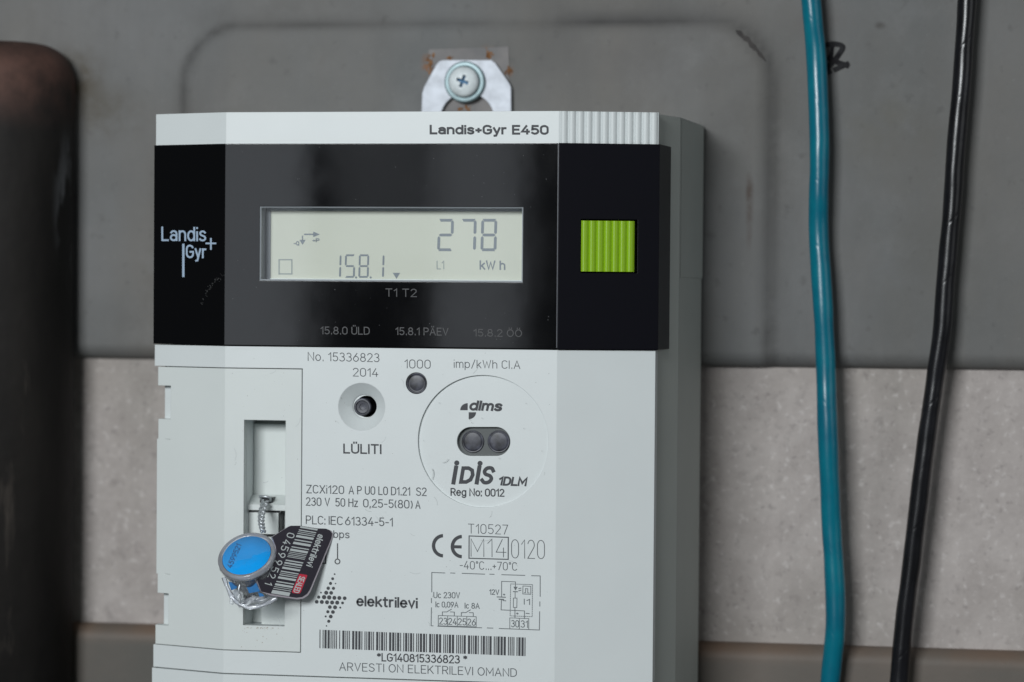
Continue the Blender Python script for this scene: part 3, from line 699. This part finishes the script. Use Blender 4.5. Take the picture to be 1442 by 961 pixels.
# the LCD glass shows a grey margin on the left and top, pale strips right and below are painted highlights
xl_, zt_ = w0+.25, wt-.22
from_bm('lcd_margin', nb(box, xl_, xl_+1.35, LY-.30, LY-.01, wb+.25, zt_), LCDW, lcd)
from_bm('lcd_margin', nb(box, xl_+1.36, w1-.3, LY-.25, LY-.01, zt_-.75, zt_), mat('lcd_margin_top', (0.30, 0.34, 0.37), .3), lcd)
EDGE = mat('lcd_highlight_paint', (0.80, 0.83, 0.80), .2)
from_bm('lcd_highlight', nb(box, w1-.85, w1-.28, LY-.5, LY-.01, wb+.25, zt_-.8), EDGE, lcd)
from_bm('lcd_highlight', nb(box, xl_+1.4, w1-.9, LY-.5, LY-.01, wb+.23, wb+.6), EDGE, lcd)
pr = Print((0, LY, 0), NY, .04)
a = U(w0, 0, 0)
def seg7(p, x, y, w_, h, t, s, sh=.03):
    def q(pts): p.poly([(x+u+sh*(h-v_), y+v_) for u, v_ in pts])
    g_ = t*.22; m_ = h/2
    if 'a' in s: q([(g_*2, 0), (w_-g_*2, 0), (w_-t, t), (t, t)])
    if 'd' in s: q([(t, h-t), (w_-t, h-t), (w_-g_*2, h), (g_*2, h)])
    if 'g' in s: q([(g_*2, m_), (t, m_-t/2), (w_-t, m_-t/2), (w_-g_*2, m_), (w_-t, m_+t/2), (t, m_+t/2)])
    for nm, ux, uy in (('f', 0, 0), ('e', 0, 1), ('b', 1, 0), ('c', 1, 1)):
        if nm in s:
            X0 = 0 if ux == 0 else w_-t; X1 = X0+t
            y0 = g_*2 if uy == 0 else m_+g_*1.5; y1 = m_-g_*1.5 if uy == 0 else h-g_*2
            q([(X0, y0+ (0 if ux == 0 else t*.7)), (X0+ (t if ux == 0 else 0)*0, y0), (X1, y0+(t*.7 if ux == 0 else 0)), (X1, y1-(t*.5)), (X0+t/2, y1), (X0, y1-t*.5)]) if False else q([(X0, y0+(t*.6)), (X0+t/2, y0), (X1, y0+t*.6), (X1, y1-t*.4), (X0+t/2, y1), (X0, y1-t*.4)])
SEGS = {'1': 'bc', '2': 'abged', '5': 'afgcd', '7': 'abc', '8': 'abcdefg'}
for ch_, x in (('2', 615.5), ('7', 647.5), ('8', 676.5)): seg7(pr, x, 308.5, 22.5, 45.5, 4.0, SEGS[ch_])
pr.build('lcd_reading', SEG, lcd)
pr = Print((0, LY, 0), NY, .05)
for ch_, x in (('1', 465.5), ('5', 485), ('8', 504.5), ('1', 526)): seg7(pr, x, 358.5, 14.5, 33, 2.6, SEGS[ch_])
pr.dot(501.5, 391, 1.5, 10); pr.dot(522, 391, 1.5, 10)
pr.build('lcd_code', SEG, lcd)
pr = Print((0, LY, 0), NY, .05); pr.poly([(553, 384.5), (563.5, 384.5), (558.3, 393)]); pr.build('tariff_arrow', SEG, lcd)
pr = Print((0, LY, 0), NY, .05)
pr.line([(429, 330.3), (442, 330.3)], 2.0); pr.poly([(441, 326.3), (450.5, 330.3), (441, 334.3)])
pr.line([(426, 333), (426, 339)], 1.8); pr.poly([(421.5, 338), (430.5, 338), (426, 345)])
pr.text('-Q', 413.5, 421.5, 346, 346, 6, 0); pr.text('+P', 440, 450, 341.5, 341.5, 5.5, 0)
pr.build('energy_flow_arrows', SEG, lcd)
pr = Print((0, LY, 0), NY, .05)
pr.line([(393, 366), (411, 366), (411, 386), (393, 386)], 1.7, True)
pr.build('lcd_square', SEGF, lcd)
pr = Print((0, LY, 0), NY, .05); pr.text('L1', 615, 625.5, 379.5, 379.5, 12, 0); pr.build('lcd_phase', SEGF, lcd)
pr = Print((0, LY, 0), NY, .05); pr.text('kW h', 675.5, 711.5, 380, 380.5, 13, .018); pr.build('lcd_unit', SEG, lcd)

# ---------------------------------------------------------------- print on the black band
def text_part(name, m, items, p=(0, 0, 0), n=NY, off=.05, parent=meter):
    q = Print(p, n, off)
    for it in items: q.text(*it)
    return q.build(name, m, parent)
PB = (0, -po, 0)
text_part('tariff_lettering', INKD, [('T1 T2', 543, 587, 418, 418.6, 11.5, 0)], PB)
text_part('register_lettering', INKDD, [('15.8.0 ÜLD', 451.5, 520.5, 471, 471.5, 10.8, 0), ('15.8.1 PÄEV', 557, 631.5, 472, 472.8, 10.8, 0)], PB)
text_part('register_lettering', mat('reflection_dimmed_ink', (0.011, 0.011, 0.013), .3), [('15.8.2 ÖÖ', 667, 735, 474, 474.8, 10.5, 0)], PB)  # ink colour dimmed to stand for the reflection covering this register
# maker's logo on the left slope
lp = Vector((xA, -po, 0)); ln = Vector((-(cL), -(xA-xL), 0)).normalized()
pr = Print(lp, ln, .06)
pr.text('Landis', 227.5, 290, 339.5, 340, 20, .024); pr.text('Gyr', 262, 290.5, 363.5, 364, 18.5, .024)
pr.line([(258.2, 345), (258.2, 389)], 3.2); pr.line([(290.5, 343), (303.5, 343)], 2.4); pr.line([(297, 336.5), (297, 351)], 2.4)
pr.build('maker_logo', LOGO, meter)
pr = Print(lp, ln, .03); rng = random.Random(5)
for k in range(60):
    t = rng.random(); x = 284+t*30+rng.gauss(0, 1.6); y = 432-44*math.sqrt(t)+rng.gauss(0, 2); pr.dot(x, y, rng.uniform(.25, .7), 6)
pr.build('dust_smear', mat('dust', (0.045, 0.045, 0.046), .9), meter)['kind'] = 'stuff'
# model name on the top strip
text_part('model_lettering', INKB, [('Landis+Gyr E450', 605.3, 772.4, 189.3, 189.8, 13.2, .034)], (0, -.15, 0))

# ---------------------------------------------------------------- print on the white face
text_part('serial_lettering', INK, [('No. 15336823', 433.5, 534.2, 508.3, 510.2, 12.3, -.004)])
text_part('year_lettering', INK, [('2014', 497, 532.5, 530.3, 531, 12, -.004)])
text_part('pulse_lettering', INK, [('1000', 569.7, 606.3, 518.8, 519.4, 12.4, -.004), ('imp/kWh Cl.A', 639.2, 732.5, 518.2, 519.8, 11.6, -.006)])
text_part('button_lettering', INKB, [('LÜLITI', 483.6, 537, 638.8, 639.8, 13.8, .018)])
text_part('rating_lettering', INK, [('ZCXi120', 431.4, 484.5, 694.8, 696, 11.8, 0), ('A P U0 L0 D1.21', 491, 577.5, 696.2, 698.2, 11.8, 0), ('S2', 586, 600.8, 698.4, 698.8, 11.8, 0), ('230 V', 430.8, 464.5, 712.3, 713.2, 11.8, 0), ('50 Hz', 472.5, 504, 713.5, 714.3, 11.8, 0), ('0,25-5(80)', 511.5, 581, 714.6, 716.4, 11.8, 0), ('A', 585, 592, 716.6, 716.9, 11.8, 0), ('PLC:', 430.8, 458, 738.2, 739, 12, 0), ('IEC', 463, 482.5, 739.1, 739.7, 12, 0), ('61334-5-1', 486, 553, 739.8, 741.6, 12, 0), ('bps', 469.5, 492, 757.8, 758.3, 10.6, 0)])
PD = (0, RDEP, 0)
pr = Print(PD, NY, .05)
pr.text('dlms', 660.4, 706.0, 578.2, 579.4, 14.2, .042, .22)
def quarter(p, cx, cy, r, a0, ry=None, n=10):
    p.poly([(cx, cy)]+[(cx+r*math.cos(math.radians(a0+90*k/n)), cy+(ry or r)*math.sin(math.radians(a0+90*k/n))) for k in range(n+1)])
quarter(pr, 658.6, 578, 10.6, 180, 10); quarter(pr, 660, 580.8, 10.4, 0, 9.8)
pr.build('protocol_logo', INKB, meter)
pr = Print(PD, NY, .05)
# rounded slanted logo letters i D i S
def slant(pts): return [(x-(y-682)*.17, y) for x, y in pts]
pr.line(slant([(638.2, 680), (638.2, 658.5)]), 5.8); pr.dot(643.2, 652.2, 3.6)
d_ = [(648.5, 679), (648.5, 659.5), (656, 659.5), (661.5, 662.5), (663.5, 669), (661.5, 675.8), (656, 679)]
pr.ribbon(slant(d_), 5.2, True)
pr.line(slant([(671, 680), (671, 658.5)]), 5.8); pr.dot(676, 652.8, 3.6)
s_ = spline([(x, y, 0) for x, y in ((691.5, 663.5), (688.5, 659.6), (682.5, 659.6), (679.3, 663.8), (681.5, 668), (688, 670.5), (690.6, 674.8), (687.6, 679.2), (681.5, 679.8), (677.6, 676.2))], 5)
pr.ribbon(slant([(v.x, v.y) for v in s_]), 5.2)
pr.build('interface_logo', INKB, meter)
text_part('interface_lettering', INKB, [('1DLM', 701.5, 741, 683.8, 685, 12.6, .030, .2), ('Reg No: 0012', 634.6, 710.3, 698.5, 699.8, 11, .008)], PD)
# CE mark, year box, number
pr = Print((0, 0, 0), NY, .05)
pr.arc(624.5, 768.8, 14, 14.2, 93, 267, 4.8); pr.arc(651, 770, 14, 14.2, 93, 267, 4.8); pr.line([(639, 770.2), (648, 770.4)], 4.4)
pr.build('conformity_mark', INKB, meter)
pr = Print((0, 0, 0), NY, .05)
pr.line([(660.6, 755), (715.8, 757), (715.6, 788), (660.4, 786.4)], 1.5, True)
pr.text('M14', 663, 713, 784, 785.2, 25.5, -.012); pr.text('0120', 720, 767.2, 786.3, 787.5, 26.5, -.016)
pr.build('approval_lettering', INK, meter)
text_part('type_lettering', INK, [('T10527', 659.2, 715.3, 751.4, 753, 13.6, -.008), ('-40°C...+70°C', 647.5, 728, 801.6, 803.8, 11.6, -.010)])
# connection diagram
W0 = lambda x, y: (590+x/4.16, 730+y/4.16)
pr = Print((0, 0, 0), NY, .05)
def L(pts, w=1.0, closed=False): pr.line([W0(*p) for p in pts], w, closed)
for s_ in ([(75, 318), (152, 321)], [(185, 321), (210, 322)], [(253, 323), (385, 328)], [(415, 328), (440, 329)], [(485, 331), (620, 335)], [(660, 337), (710, 338), (710, 458)],
           [(708, 490), (708, 515)], [(707, 548), (705, 655), (470, 646)], [(400, 643), (433, 644)], [(110, 633), (367, 642)], [(75, 318), (75, 432)], [(73, 470), (73, 495)], [(73, 525), (71, 630), (82, 631)]): L(s_, 1.1)
L([(113, 570), (335, 577), (335, 636), (113, 630)], .9, True)
for x in (168, 224, 280): L([(x, 572+(x-113)*.03), (x, 632+(x-113)*.03)], .9)
L([(532, 584), (643, 588), (643, 652), (532, 648)], .9, True); L([(588, 586), (588, 650)], .9)
for ox, oy in ((0, 0), (111, 4)): L([(137+ox, 570+oy), (137+ox, 549+oy), (163+ox, 549+oy), (190+ox, 533+oy)], 1.0); L([(184+ox, 549+oy), (207+ox, 550+oy), (207+ox, 572+oy)], 1.0)
L([(484, 458), (484, 370), (565, 373), (565, 400)], 1.0); L([(563, 433), (563, 468)], .9)
L([(553, 468), (574, 468), (573, 523), (553, 523)], .9, True); L([(562, 523), (562, 584)], 1.0)
L([(458, 461), (506, 463)], 1.3); L([(470, 475), (495, 476)], 1.6); L([(483, 478), (481, 537), (618, 543), (618, 588)], 1.0)
pr.poly([W0(553, 401), W0(578, 402), W0(565, 424)]); L([(553, 430), (577, 431)], 1.3)
L([(585, 412), (597, 410)], 1.2); L([(585, 425), (597, 422)], 1.2)
L([(609, 397), (655, 399), (655, 446), (608, 444)], .9, True); L([(616, 437), (624, 437), (624, 412), (637, 413), (637, 438), (646, 438)], .9)
for a_, b_ in (((537, 385), (665, 389)), ((665, 389), (663, 577)), ((663, 577), (534, 572)), ((534, 572), (537, 385))):
    A_, B_ = Vector(a_), Vector(b_); nn = int((B_-A_).length/11)
    for k in range(nn): L([A_.lerp(B_, k/nn), A_.lerp(B_, (k+.5)/nn)], .9)
for t_, x0, x1, y, cp in (('Uc 230V', 85, 240, 468, 36), ('Ic 0,09A', 97, 230, 522, 34), ('Ic 8A', 268, 355, 529, 34), ('23', 118, 166, 622, 40), ('24', 172, 221, 624, 40), ('25', 228, 277, 626, 40), ('26', 284, 332, 628, 40),
                          ('30', 540, 586, 638, 42), ('31', 596, 638, 640, 42), ('12V', 412, 470, 448, 32), ('I1', 615, 650, 506, 34), ('+', 492, 505, 455, 20), ('+', 569, 583, 567, 22), ('-', 490, 510, 495, 30), ('-', 625, 648, 570, 30)):
    a_ = W0(x0, y); b_ = W0(x1, y+2); pr.text(t_, a_[0], b_[0], a_[1], b_[1], cp/4.16, -.004)
pr.build('wiring_diagram', INKH, meter)
# supplier logo: dots and word
pr = Print((0, 0, 0), NY, .05)
for x, y, r in [(272,153,6),(257,187,10),(241,222,11),(279,223,5),(224,258,12),(263,259,11),(170,291,6),(209,292,14),(246,293,13),(153,325,11),(193,325,15),(231,327,15),(270,330,14),(307,331,14),(347,333,13),(138,360,13),(176,361,14),(215,363,14),(253,365,14),(291,366,14),(331,368,10),(236,399,13),(275,401,14),(314,403,7),(221,434,11),(259,436,13),(205,469,7),(243,470,13),(228,505,11),(211,540,5)]:
    pr.dot(420+x/5.31, 780+y/5.31, r/5.31*1.08, 16)
pr.text('elektrilevi', 502, 588, 853.8, 857, 14.8, .028)
pr.build('supplier_logo', INKB, meter)
pr = Print((0, 0, 0), NY, .05)
pr.line([(475.3, 766), (475.3, 787.5)], 1.5); pr.arc(475.2, 791, 3.4, 3.4, 0, 360, 1.5); pr.line([(458.8, 760), (458.8, 793.5), (453.5, 793.5)], 1.5)
pr.build('switch_symbol', INKB, meter)
# long barcode: code 39 bars for the printed number
C39 = {'0': '000110100', '1': '100100001', '2': '001100001', '3': '101100000', '4': '000110001', '5': '100110000', '6': '001110000', '8': '100100100', 'L': '000001011', 'G': '000001101', '*': '010010100'}
def barcode(p, s, x0, x1, y0, y1, h0, h1):
    units = []
    for c_ in s:
        for k, b_ in enumerate(C39[c_]): units.append((2.4 if b_ == '1' else 1, k % 2 == 0))
        units.append((1, False))
    tot = sum(u[0] for u in units)-1; x = 0
    for w_, on_ in units:
        if on_:
            a_, b_ = x/tot, (x+w_)/tot; A_ = x0+(x1-x0)*a_; B_ = x0+(x1-x0)*b_
            p.poly([(A_, y0+(y1-y0)*a_), (B_, y0+(y1-y0)*b_), (B_-.15, y0+(y1-y0)*b_+h0+(h1-h0)*b_), (A_-.15, y0+(y1-y0)*a_+h0+(h1-h0)*a_)])
        x += w_
pr = Print((0, 0, 0), NY, .05); barcode(pr, '*LG140815336823*', 450, 740, 887, 898, 26, 26.2); pr.build('barcode', INKB, meter)
text_part('barcode_lettering', INKB, [('*LG140815336823 *', 531, 657.8, 931.4, 935, 11.6, .008), ], )
text_part('ownership_lettering', INK, [('ARVESTI ON ELEKTRILEVI OMAND', 477.8, 727.6, 944.6, 953.4, 11.7, -.004)])

# ---------------------------------------------------------------- hanging lug and screw
BZ = 58.6
zp = lambda x, y, d=BZ: (lambda v: (v.x, v.z))(U(560+x/3.135, 60+y/3.135, d))
outl = [(103, 420), (105, 300), (108, 225), (116, 198), (172, 96), (184, 83), (200, 78), (414, 78), (430, 90), (492, 180), (500, 198), (501, 300), (502, 420)]
arch = [(425, 420)]+[(307+118*math.cos(t), 335-112*math.sin(t)) for t in [math.pi*k/20 for k in range(21)]]+[(189, 420)]
lug = from_bm('hanging_lug', nb(plate, [zp(*q) for q in outl+arch], BZ, BZ+1.6), ZINC, meter)
screw = thing('fixing_screw', 'cross head screw with washer holding the zinc lug above the meter', 'screw')
sc0 = U(560+298/3.135, 60+175/3.135, BZ)
bm = bmesh.new(); lathe(bm, (sc0.x, BZ, sc0.z), [(5.85, .05), (5.85, .9), (5.5, 1.3), (4.6, 1.35), (4.2, 1.0), (4.2, .9), (.1, .9)], cap0=False); from_bm('washer', bm, WASH, screw, False)
sh = U(560+288/3.135, 60+172/3.135, BZ-3.5)
bm = bmesh.new(); lathe(bm, (sh.x, BZ-1.0, sh.z), [(3.7, -.2), (4.25, .2), (4.3, 1.4), (4.0, 2.1), (3.3, 2.7), (2.2, 3.15), (1.0, 3.35), (.03, 3.4)])
head = from_bm('screw_head', bm, SCREWM, screw, True)
cc = []
for a_ in (20, 110):
    bm = bmesh.new(); box(bm, -1.75, 1.75, -6, 0, -.42, .42)
    bmesh.ops.transform(bm, matrix=Matrix.Translation((sh.x, BZ-2.6, sh.z)) @ Matrix.Rotation(math.radians(a_), 4, 'Y'), verts=bm.verts); cc.append(bm)
cut(head, cc)
bm = bmesh.new()
for a_ in (20, 110):
    b2 = bmesh.new(); box(b2, -1.72, 1.72, 0, .4, -.40, .40)
    bmesh.ops.transform(b2, matrix=Matrix.Translation((sh.x, BZ-2.75+(.01 if a_ == 20 else 0), sh.z)) @ Matrix.Rotation(math.radians(a_), 4, 'Y'), verts=b2.verts)
    me_ = bpy.data.meshes.new('t'); b2.to_mesh(me_); b2.free(); bm.from_mesh(me_); bpy.data.meshes.remove(me_)
from_bm('cross_recess', bm, CROSS, screw)
bm = bmesh.new(); lathe(bm, (sh.x, BZ, sh.z), [(2.2, .5), (2.2, -6)]); from_bm('screw_shank', bm, SCREWM, screw)

# ================================================================== SEAL
seal = thing('security_seal', 'clear round plastic security seal with a bright blue disc and black barcode flag', 'security seal')
K = lambda x, y: (290+x/4.805, 680+y/4.805)
view = -ray(347, 782)
vr = Vector((0, 0, 1)).cross(view).normalized(); vu = view.cross(vr)
ta = math.radians(22)
mj = vr*math.cos(ta)+vu*math.sin(ta); mn = -vr*math.sin(ta)+vu*math.cos(ta)
tl = math.radians(44)
nf = (view*math.cos(tl)+mn*math.sin(tl)).normalized()        # faces the viewer and up
v2 = nf.cross(mj).normalized()
SY = -10.5
fc = on(*K(275, 492), (0, SY, 0), NY)
RP = 7.75
def ring_mesh(bm, prof, seg=72, wob=0.0, closed=False):
    rings = []
    for r, h in prof:
        rings.append([bm.verts.new(fc+nf*h+(mj*math.cos(t)+v2*math.sin(t))*r*(1+wob*noise.noise(Vector((math.cos(t)*2.5, math.sin(t)*2.5, h*.5))))) for t in [2*math.pi*i/seg for i in range(seg)]])
    if closed: rings.append(rings[0])
    for A_, B_ in zip(rings, rings[1:]):
        for i in range(seg): bm.faces.new((A_[i], A_[(i+1) % seg], B_[(i+1) % seg], B_[i]))
    return rings
bm = bmesh.new(); ring_mesh(bm, [(RP, 0), (RP-.25, .35), (RP-.7, .4), (RP-.9, .1), (RP-1.1, .15), (RP-1.2, -.3), (RP-1.2, -1.6), (RP-.3, -1.7), (RP, -1.4)], closed=True, wob=.006)
from_bm('clear_rim', bm, PIN, seal, True)
bm = bmesh.new(); r_ = ring_mesh(bm, [(RP-1.25, -.05), (RP-1.3, .12), (2.0, .12), (.4, .0)]); bm.faces.new(r_[-1]); bm2 = r_
disc = from_bm('blue_disc', bm, BLUEDISC, seal, True)
bm = bmesh.new(); r_ = ring_mesh(bm, [(RP-1.2, .18), (RP-1.4, .24), (.2, .26)]); bm.faces.new(r_[-1]); from_bm('clear_lens', bm, clear('clear_lens', (1, 1, 1), .0, .2, .5, .15, 200), seal, True)
bm = bmesh.new(); ring_mesh(bm, [(RP-.2, -1.6), (RP-.6, -4), (RP-1.2, -7), (RP-2.2, -9.5), (RP-3.4, -11.2), (RP-4.6, -11.4), (RP-3.6, -9.5), (RP-2.6, -7), (RP-1.4, -3)], wob=.09)
from_bm('clear_cup', bm, PIN2, seal, True)
# blue insert inside the cup
bm = bmesh.new(); r_ = ring_mesh(bm, [(4.4, -2.0), (4.2, -6.2), (3.0, -8.5), (2.8, -8.6)], seg=24); bm.faces.new(r_[-1]); bm.faces.new(r_[0][::-1]); from_bm('blue_insert', bm, BLUEIN, seal, True)
# crumpled clear folds under the rim
rng = random.Random(12)
for (x, y, a_, l_, w_) in ((225, 740, 80, 5.0, 2.4), (270, 700, 120, 3.6, 2.2), (330, 800, 20, 5.6, 1.8), (400, 790, 12, 5.2, 1.5), (190, 770, 70, 3.4, 1.8), (275, 800, 35, 4, 1.8)):
    c0 = on(*K(x, y), (0, SY+2.5, 0), NY); bm = bmesh.new()
    dd = vr*math.cos(math.radians(a_))+vu*math.sin(math.radians(a_)); ee = view.cross(dd)
    nx, ny = 10, 6; gg = []
    for i in range(nx+1):
        row = []
        for j in range(ny+1):
            s_ = (i/nx-.5)*2; t_ = (j/ny-.5)*2; wd = w_*(1-.6*s_*s_)
            row.append(bm.verts.new(c0+dd*s_*l_/2*1.3+ee*t_*wd/1.6+view*(1.1*math.cos(t_*1.6)+.7*noise.noise(Vector((s_*1.8+x, t_*1.6, 1.3))))))
        gg.append(row)
    for p_, q_ in zip(gg, gg[1:]):
        for j in range(ny): bm.faces.new((p_[j], p_[j+1], q_[j+1], q_[j]))
    from_bm('clear_fold', bm, PIN, seal, True)
sy2 = SY-1.5
def face_plate(name, pts, m, thick, y):
    bm = bmesh.new(); a_ = [bm.verts.new(on(*K(*q), (0, y, 0), NY)) for q in pts]; b_ = [bm.verts.new(v.co+view*-thick) for v in a_]; n_ = len(a_)
    bm.faces.new(a_); bm.faces.new(b_[::-1])
    for i in range(n_): bm.faces.new((a_[i], b_[i], b_[(i+1) % n_], a_[(i+1) % n_]))
    return from_bm(name, bm, m, seal)
face_plate('blue_tab', [(262, 668), (330, 655), (366, 735), (292, 748)], BLUEIN, .8, sy2-.6)
face_plate('blue_tab', [(352, 742), (384, 752), (394, 768), (362, 772)], BLUEIN, .6, sy2)
face_plate('blue_tab', [(150, 668), (222, 690), (205, 715), (172, 730)], BLUEIN, .6, sy2+.6)
bm = bmesh.new(); tube(bm, spline([on(*K(*q), (0, sy2, 0), NY) for q in ((118, 640), (150, 720), (190, 790), (250, 832), (322, 843), (400, 822), (478, 780))], 14), .55, 12, rfun=lambda a, s: 1+.5*noise.noise(Vector((s*.5, math.cos(a), math.sin(a)))))
from_bm('clear_lower_rim', bm, PIN, seal, True)
# number on the disc
pr = Print(fc+nf*.12, nf, .05); o1 = Vector(K(240, 425)); 
pr.textd('4599521', K(172, 578), K(238, 425), Vector(K(30, 10))-Vector(K(0, 0)) if False else Vector((-6.2, -2.6)), 1.0)
pr.build('disc_number', DBLUE, disc)
# flag
fn = (view*.93+vr*.36+vu*-.08).normalized()
fp = on(*K(420, 600), (0, SY-.8, 0), NY)
fo = [(338, 640), (372, 628), (412, 602), (446, 566), (467, 524), (477, 478), (473, 432), (456, 388), (447, 368), (560, 297), (575, 291), (636, 291), (752, 309), (812, 311), (838, 322), (852, 345), (846, 378), (700, 725), (682, 752), (650, 773), (610, 778), (440, 752), (375, 737)]
def flag_poly(bm, pts, t0, t1):
    a_ = [bm.verts.new(on(*K(*q), fp, fn)+fn*t1) for q in pts]; b_ = [bm.verts.new(v.co+fn*(t0-t1)) for v in a_]; n_ = len(a_)
    bm.faces.new(a_); bm.faces.new(b_[::-1])
    for i in range(n_): bm.faces.new((a_[i], b_[i], b_[(i+1) % n_], a_[(i+1) % n_]))
cx_, cy_ = 600, 540
fo2 = [(x+(8 if x > 600 else 0), y+(12 if y > 560 and x > 420 else 3)) for x, y in fo]
flag = from_bm('flag_label', nb(flag_poly, fo2, -.75, -.02), TAGE, seal)
from_bm('flag_face', nb(flag_poly, fo, -.02, .10), TAG, flag)
# barcode strip runs along the flag
pr = Print(fp+fn*.10, fn, .04)
P0, P1 = Vector((640, 294)), Vector((757, 314)); P2, P3 = Vector((441, 748)), Vector((562, 768))
def strip(t0, t1): pr.poly([K(*P0.lerp(P2, t0)), K(*P1.lerp(P3, t0)), K(*P1.lerp(P3, t1)), K(*P0.lerp(P2, t1))])
units = [1.6, 1, 1, .6, .6, .6, .8, .7, 2.2, 1.2, 1.1, .9, 2.3, 1.4, 1.0, .8, 2.2, .6, .6, .6, .6, .6, .6, .5, .6, 1.6, 1.2, .7, 1.6, .7, .7, .8, 2.0, 1.2, 1.1, .6, .6, .6, .9, .7, 2.1, 1.5, 1.1, .8, 2.0, .6, .6, .7, .7, .7, 3.6]
units = [u_*(1.75 if k % 2 else 1) for k, u_ in enumerate(units)]
tot = sum(units); t_ = 0
for k, u_ in enumerate(units):
    if k % 2 == 0: strip(t_/tot, (t_+u_)/tot)
    t_ += u_
pr.build('flag_barcode', TAGW, flag)
pr = Print(fp+fn*.10, fn, .045)
ax = Vector((-155, 375)).normalized()
ds = [(573, 357), (547, 403), (533, 445), (512, 490), (491, 540), (466, 588), (446, 630), (425, 682)]
for (x, y), c_ in zip(ds, '04599521'):
    ctr = Vector(K(x, y)); hgt = Vector((9.2, 2.6)); run = Vector((-2.6, 6.2)).normalized()*(5.8 if c_ != '1' else 2.4)
    pr.textd(c_, ctr-run/2-hgt/2, ctr+run/2-hgt/2, hgt, 1.3)
pr.textd('elektrilevi', K(762, 348), K(682, 558), Vector((7.2, 2.4))*1.08, 1.55)
pr.build('flag_lettering', TAGW, flag)
pr = Print(fp+fn*.10, fn, .035)
pr.poly([K(630, 620), K(636, 617), K(682, 624), K(686, 630), K(640, 745), K(632, 751), K(586, 746), K(581, 738)]); pr.build('red_field', RED, flag)
pr = Print(fp+fn*.10, fn, .075)
pr.textd('SEALED', K(636, 634), K(592, 738), Vector((7.2, 1.6)), 1.3); pr.build('sealed_lettering', TAGW, flag)

# sealing wire
wire = thing('sealing_wire', 'twisted steel wire from the meter door slot down to the clear seal', 'wire')
w0p = U(374, 705, 3.6); w1p = on(*K(388, 335), (0, SY+4, 0), NY)
for ph in (0, math.pi):
    bm = bmesh.new(); pts = []
    nt_ = 90
    for i in range(nt_+1):
        t = i/nt_; p = w0p.lerp(w1p, t); p = p+Vector((0, -3.2*math.sin(math.pi*t), 0))
        a_ = t*math.pi*2*4.2+ph; wd = .62*(1.25-.5*t)
        pts.append(p+Vector((math.cos(a_)*wd, math.sin(a_)*wd, 0)))
    tube(bm, pts, .36, 8, rfun=lambda a, s: 1+.15*math.sin(a*3+s*9)); from_bm('strand', bm, WIREM, wire, True)
bm = bmesh.new()
lp_ = spline([U(368, 703, 5), U(366, 699, 3.4), U(372, 696.5+3, 2.6), U(380, 701, 3.0), U(381, 706, 5.0)], 10); tube(bm, lp_, .32, 8); from_bm('wire_loop', bm, WIREM, wire, True)
bm = bmesh.new()
lp_ = spline([on(*K(*q), (0, SY-1.6+d*.3, 0), NY) for q, d in (((232, 680), 0), ((222, 730), -1), ((235, 765), 0), ((225, 810), 0), ((238, 820), 1))], 12); tube(bm, lp_, .28, 8); from_bm('wire_tail', bm, WIREM, wire, True)
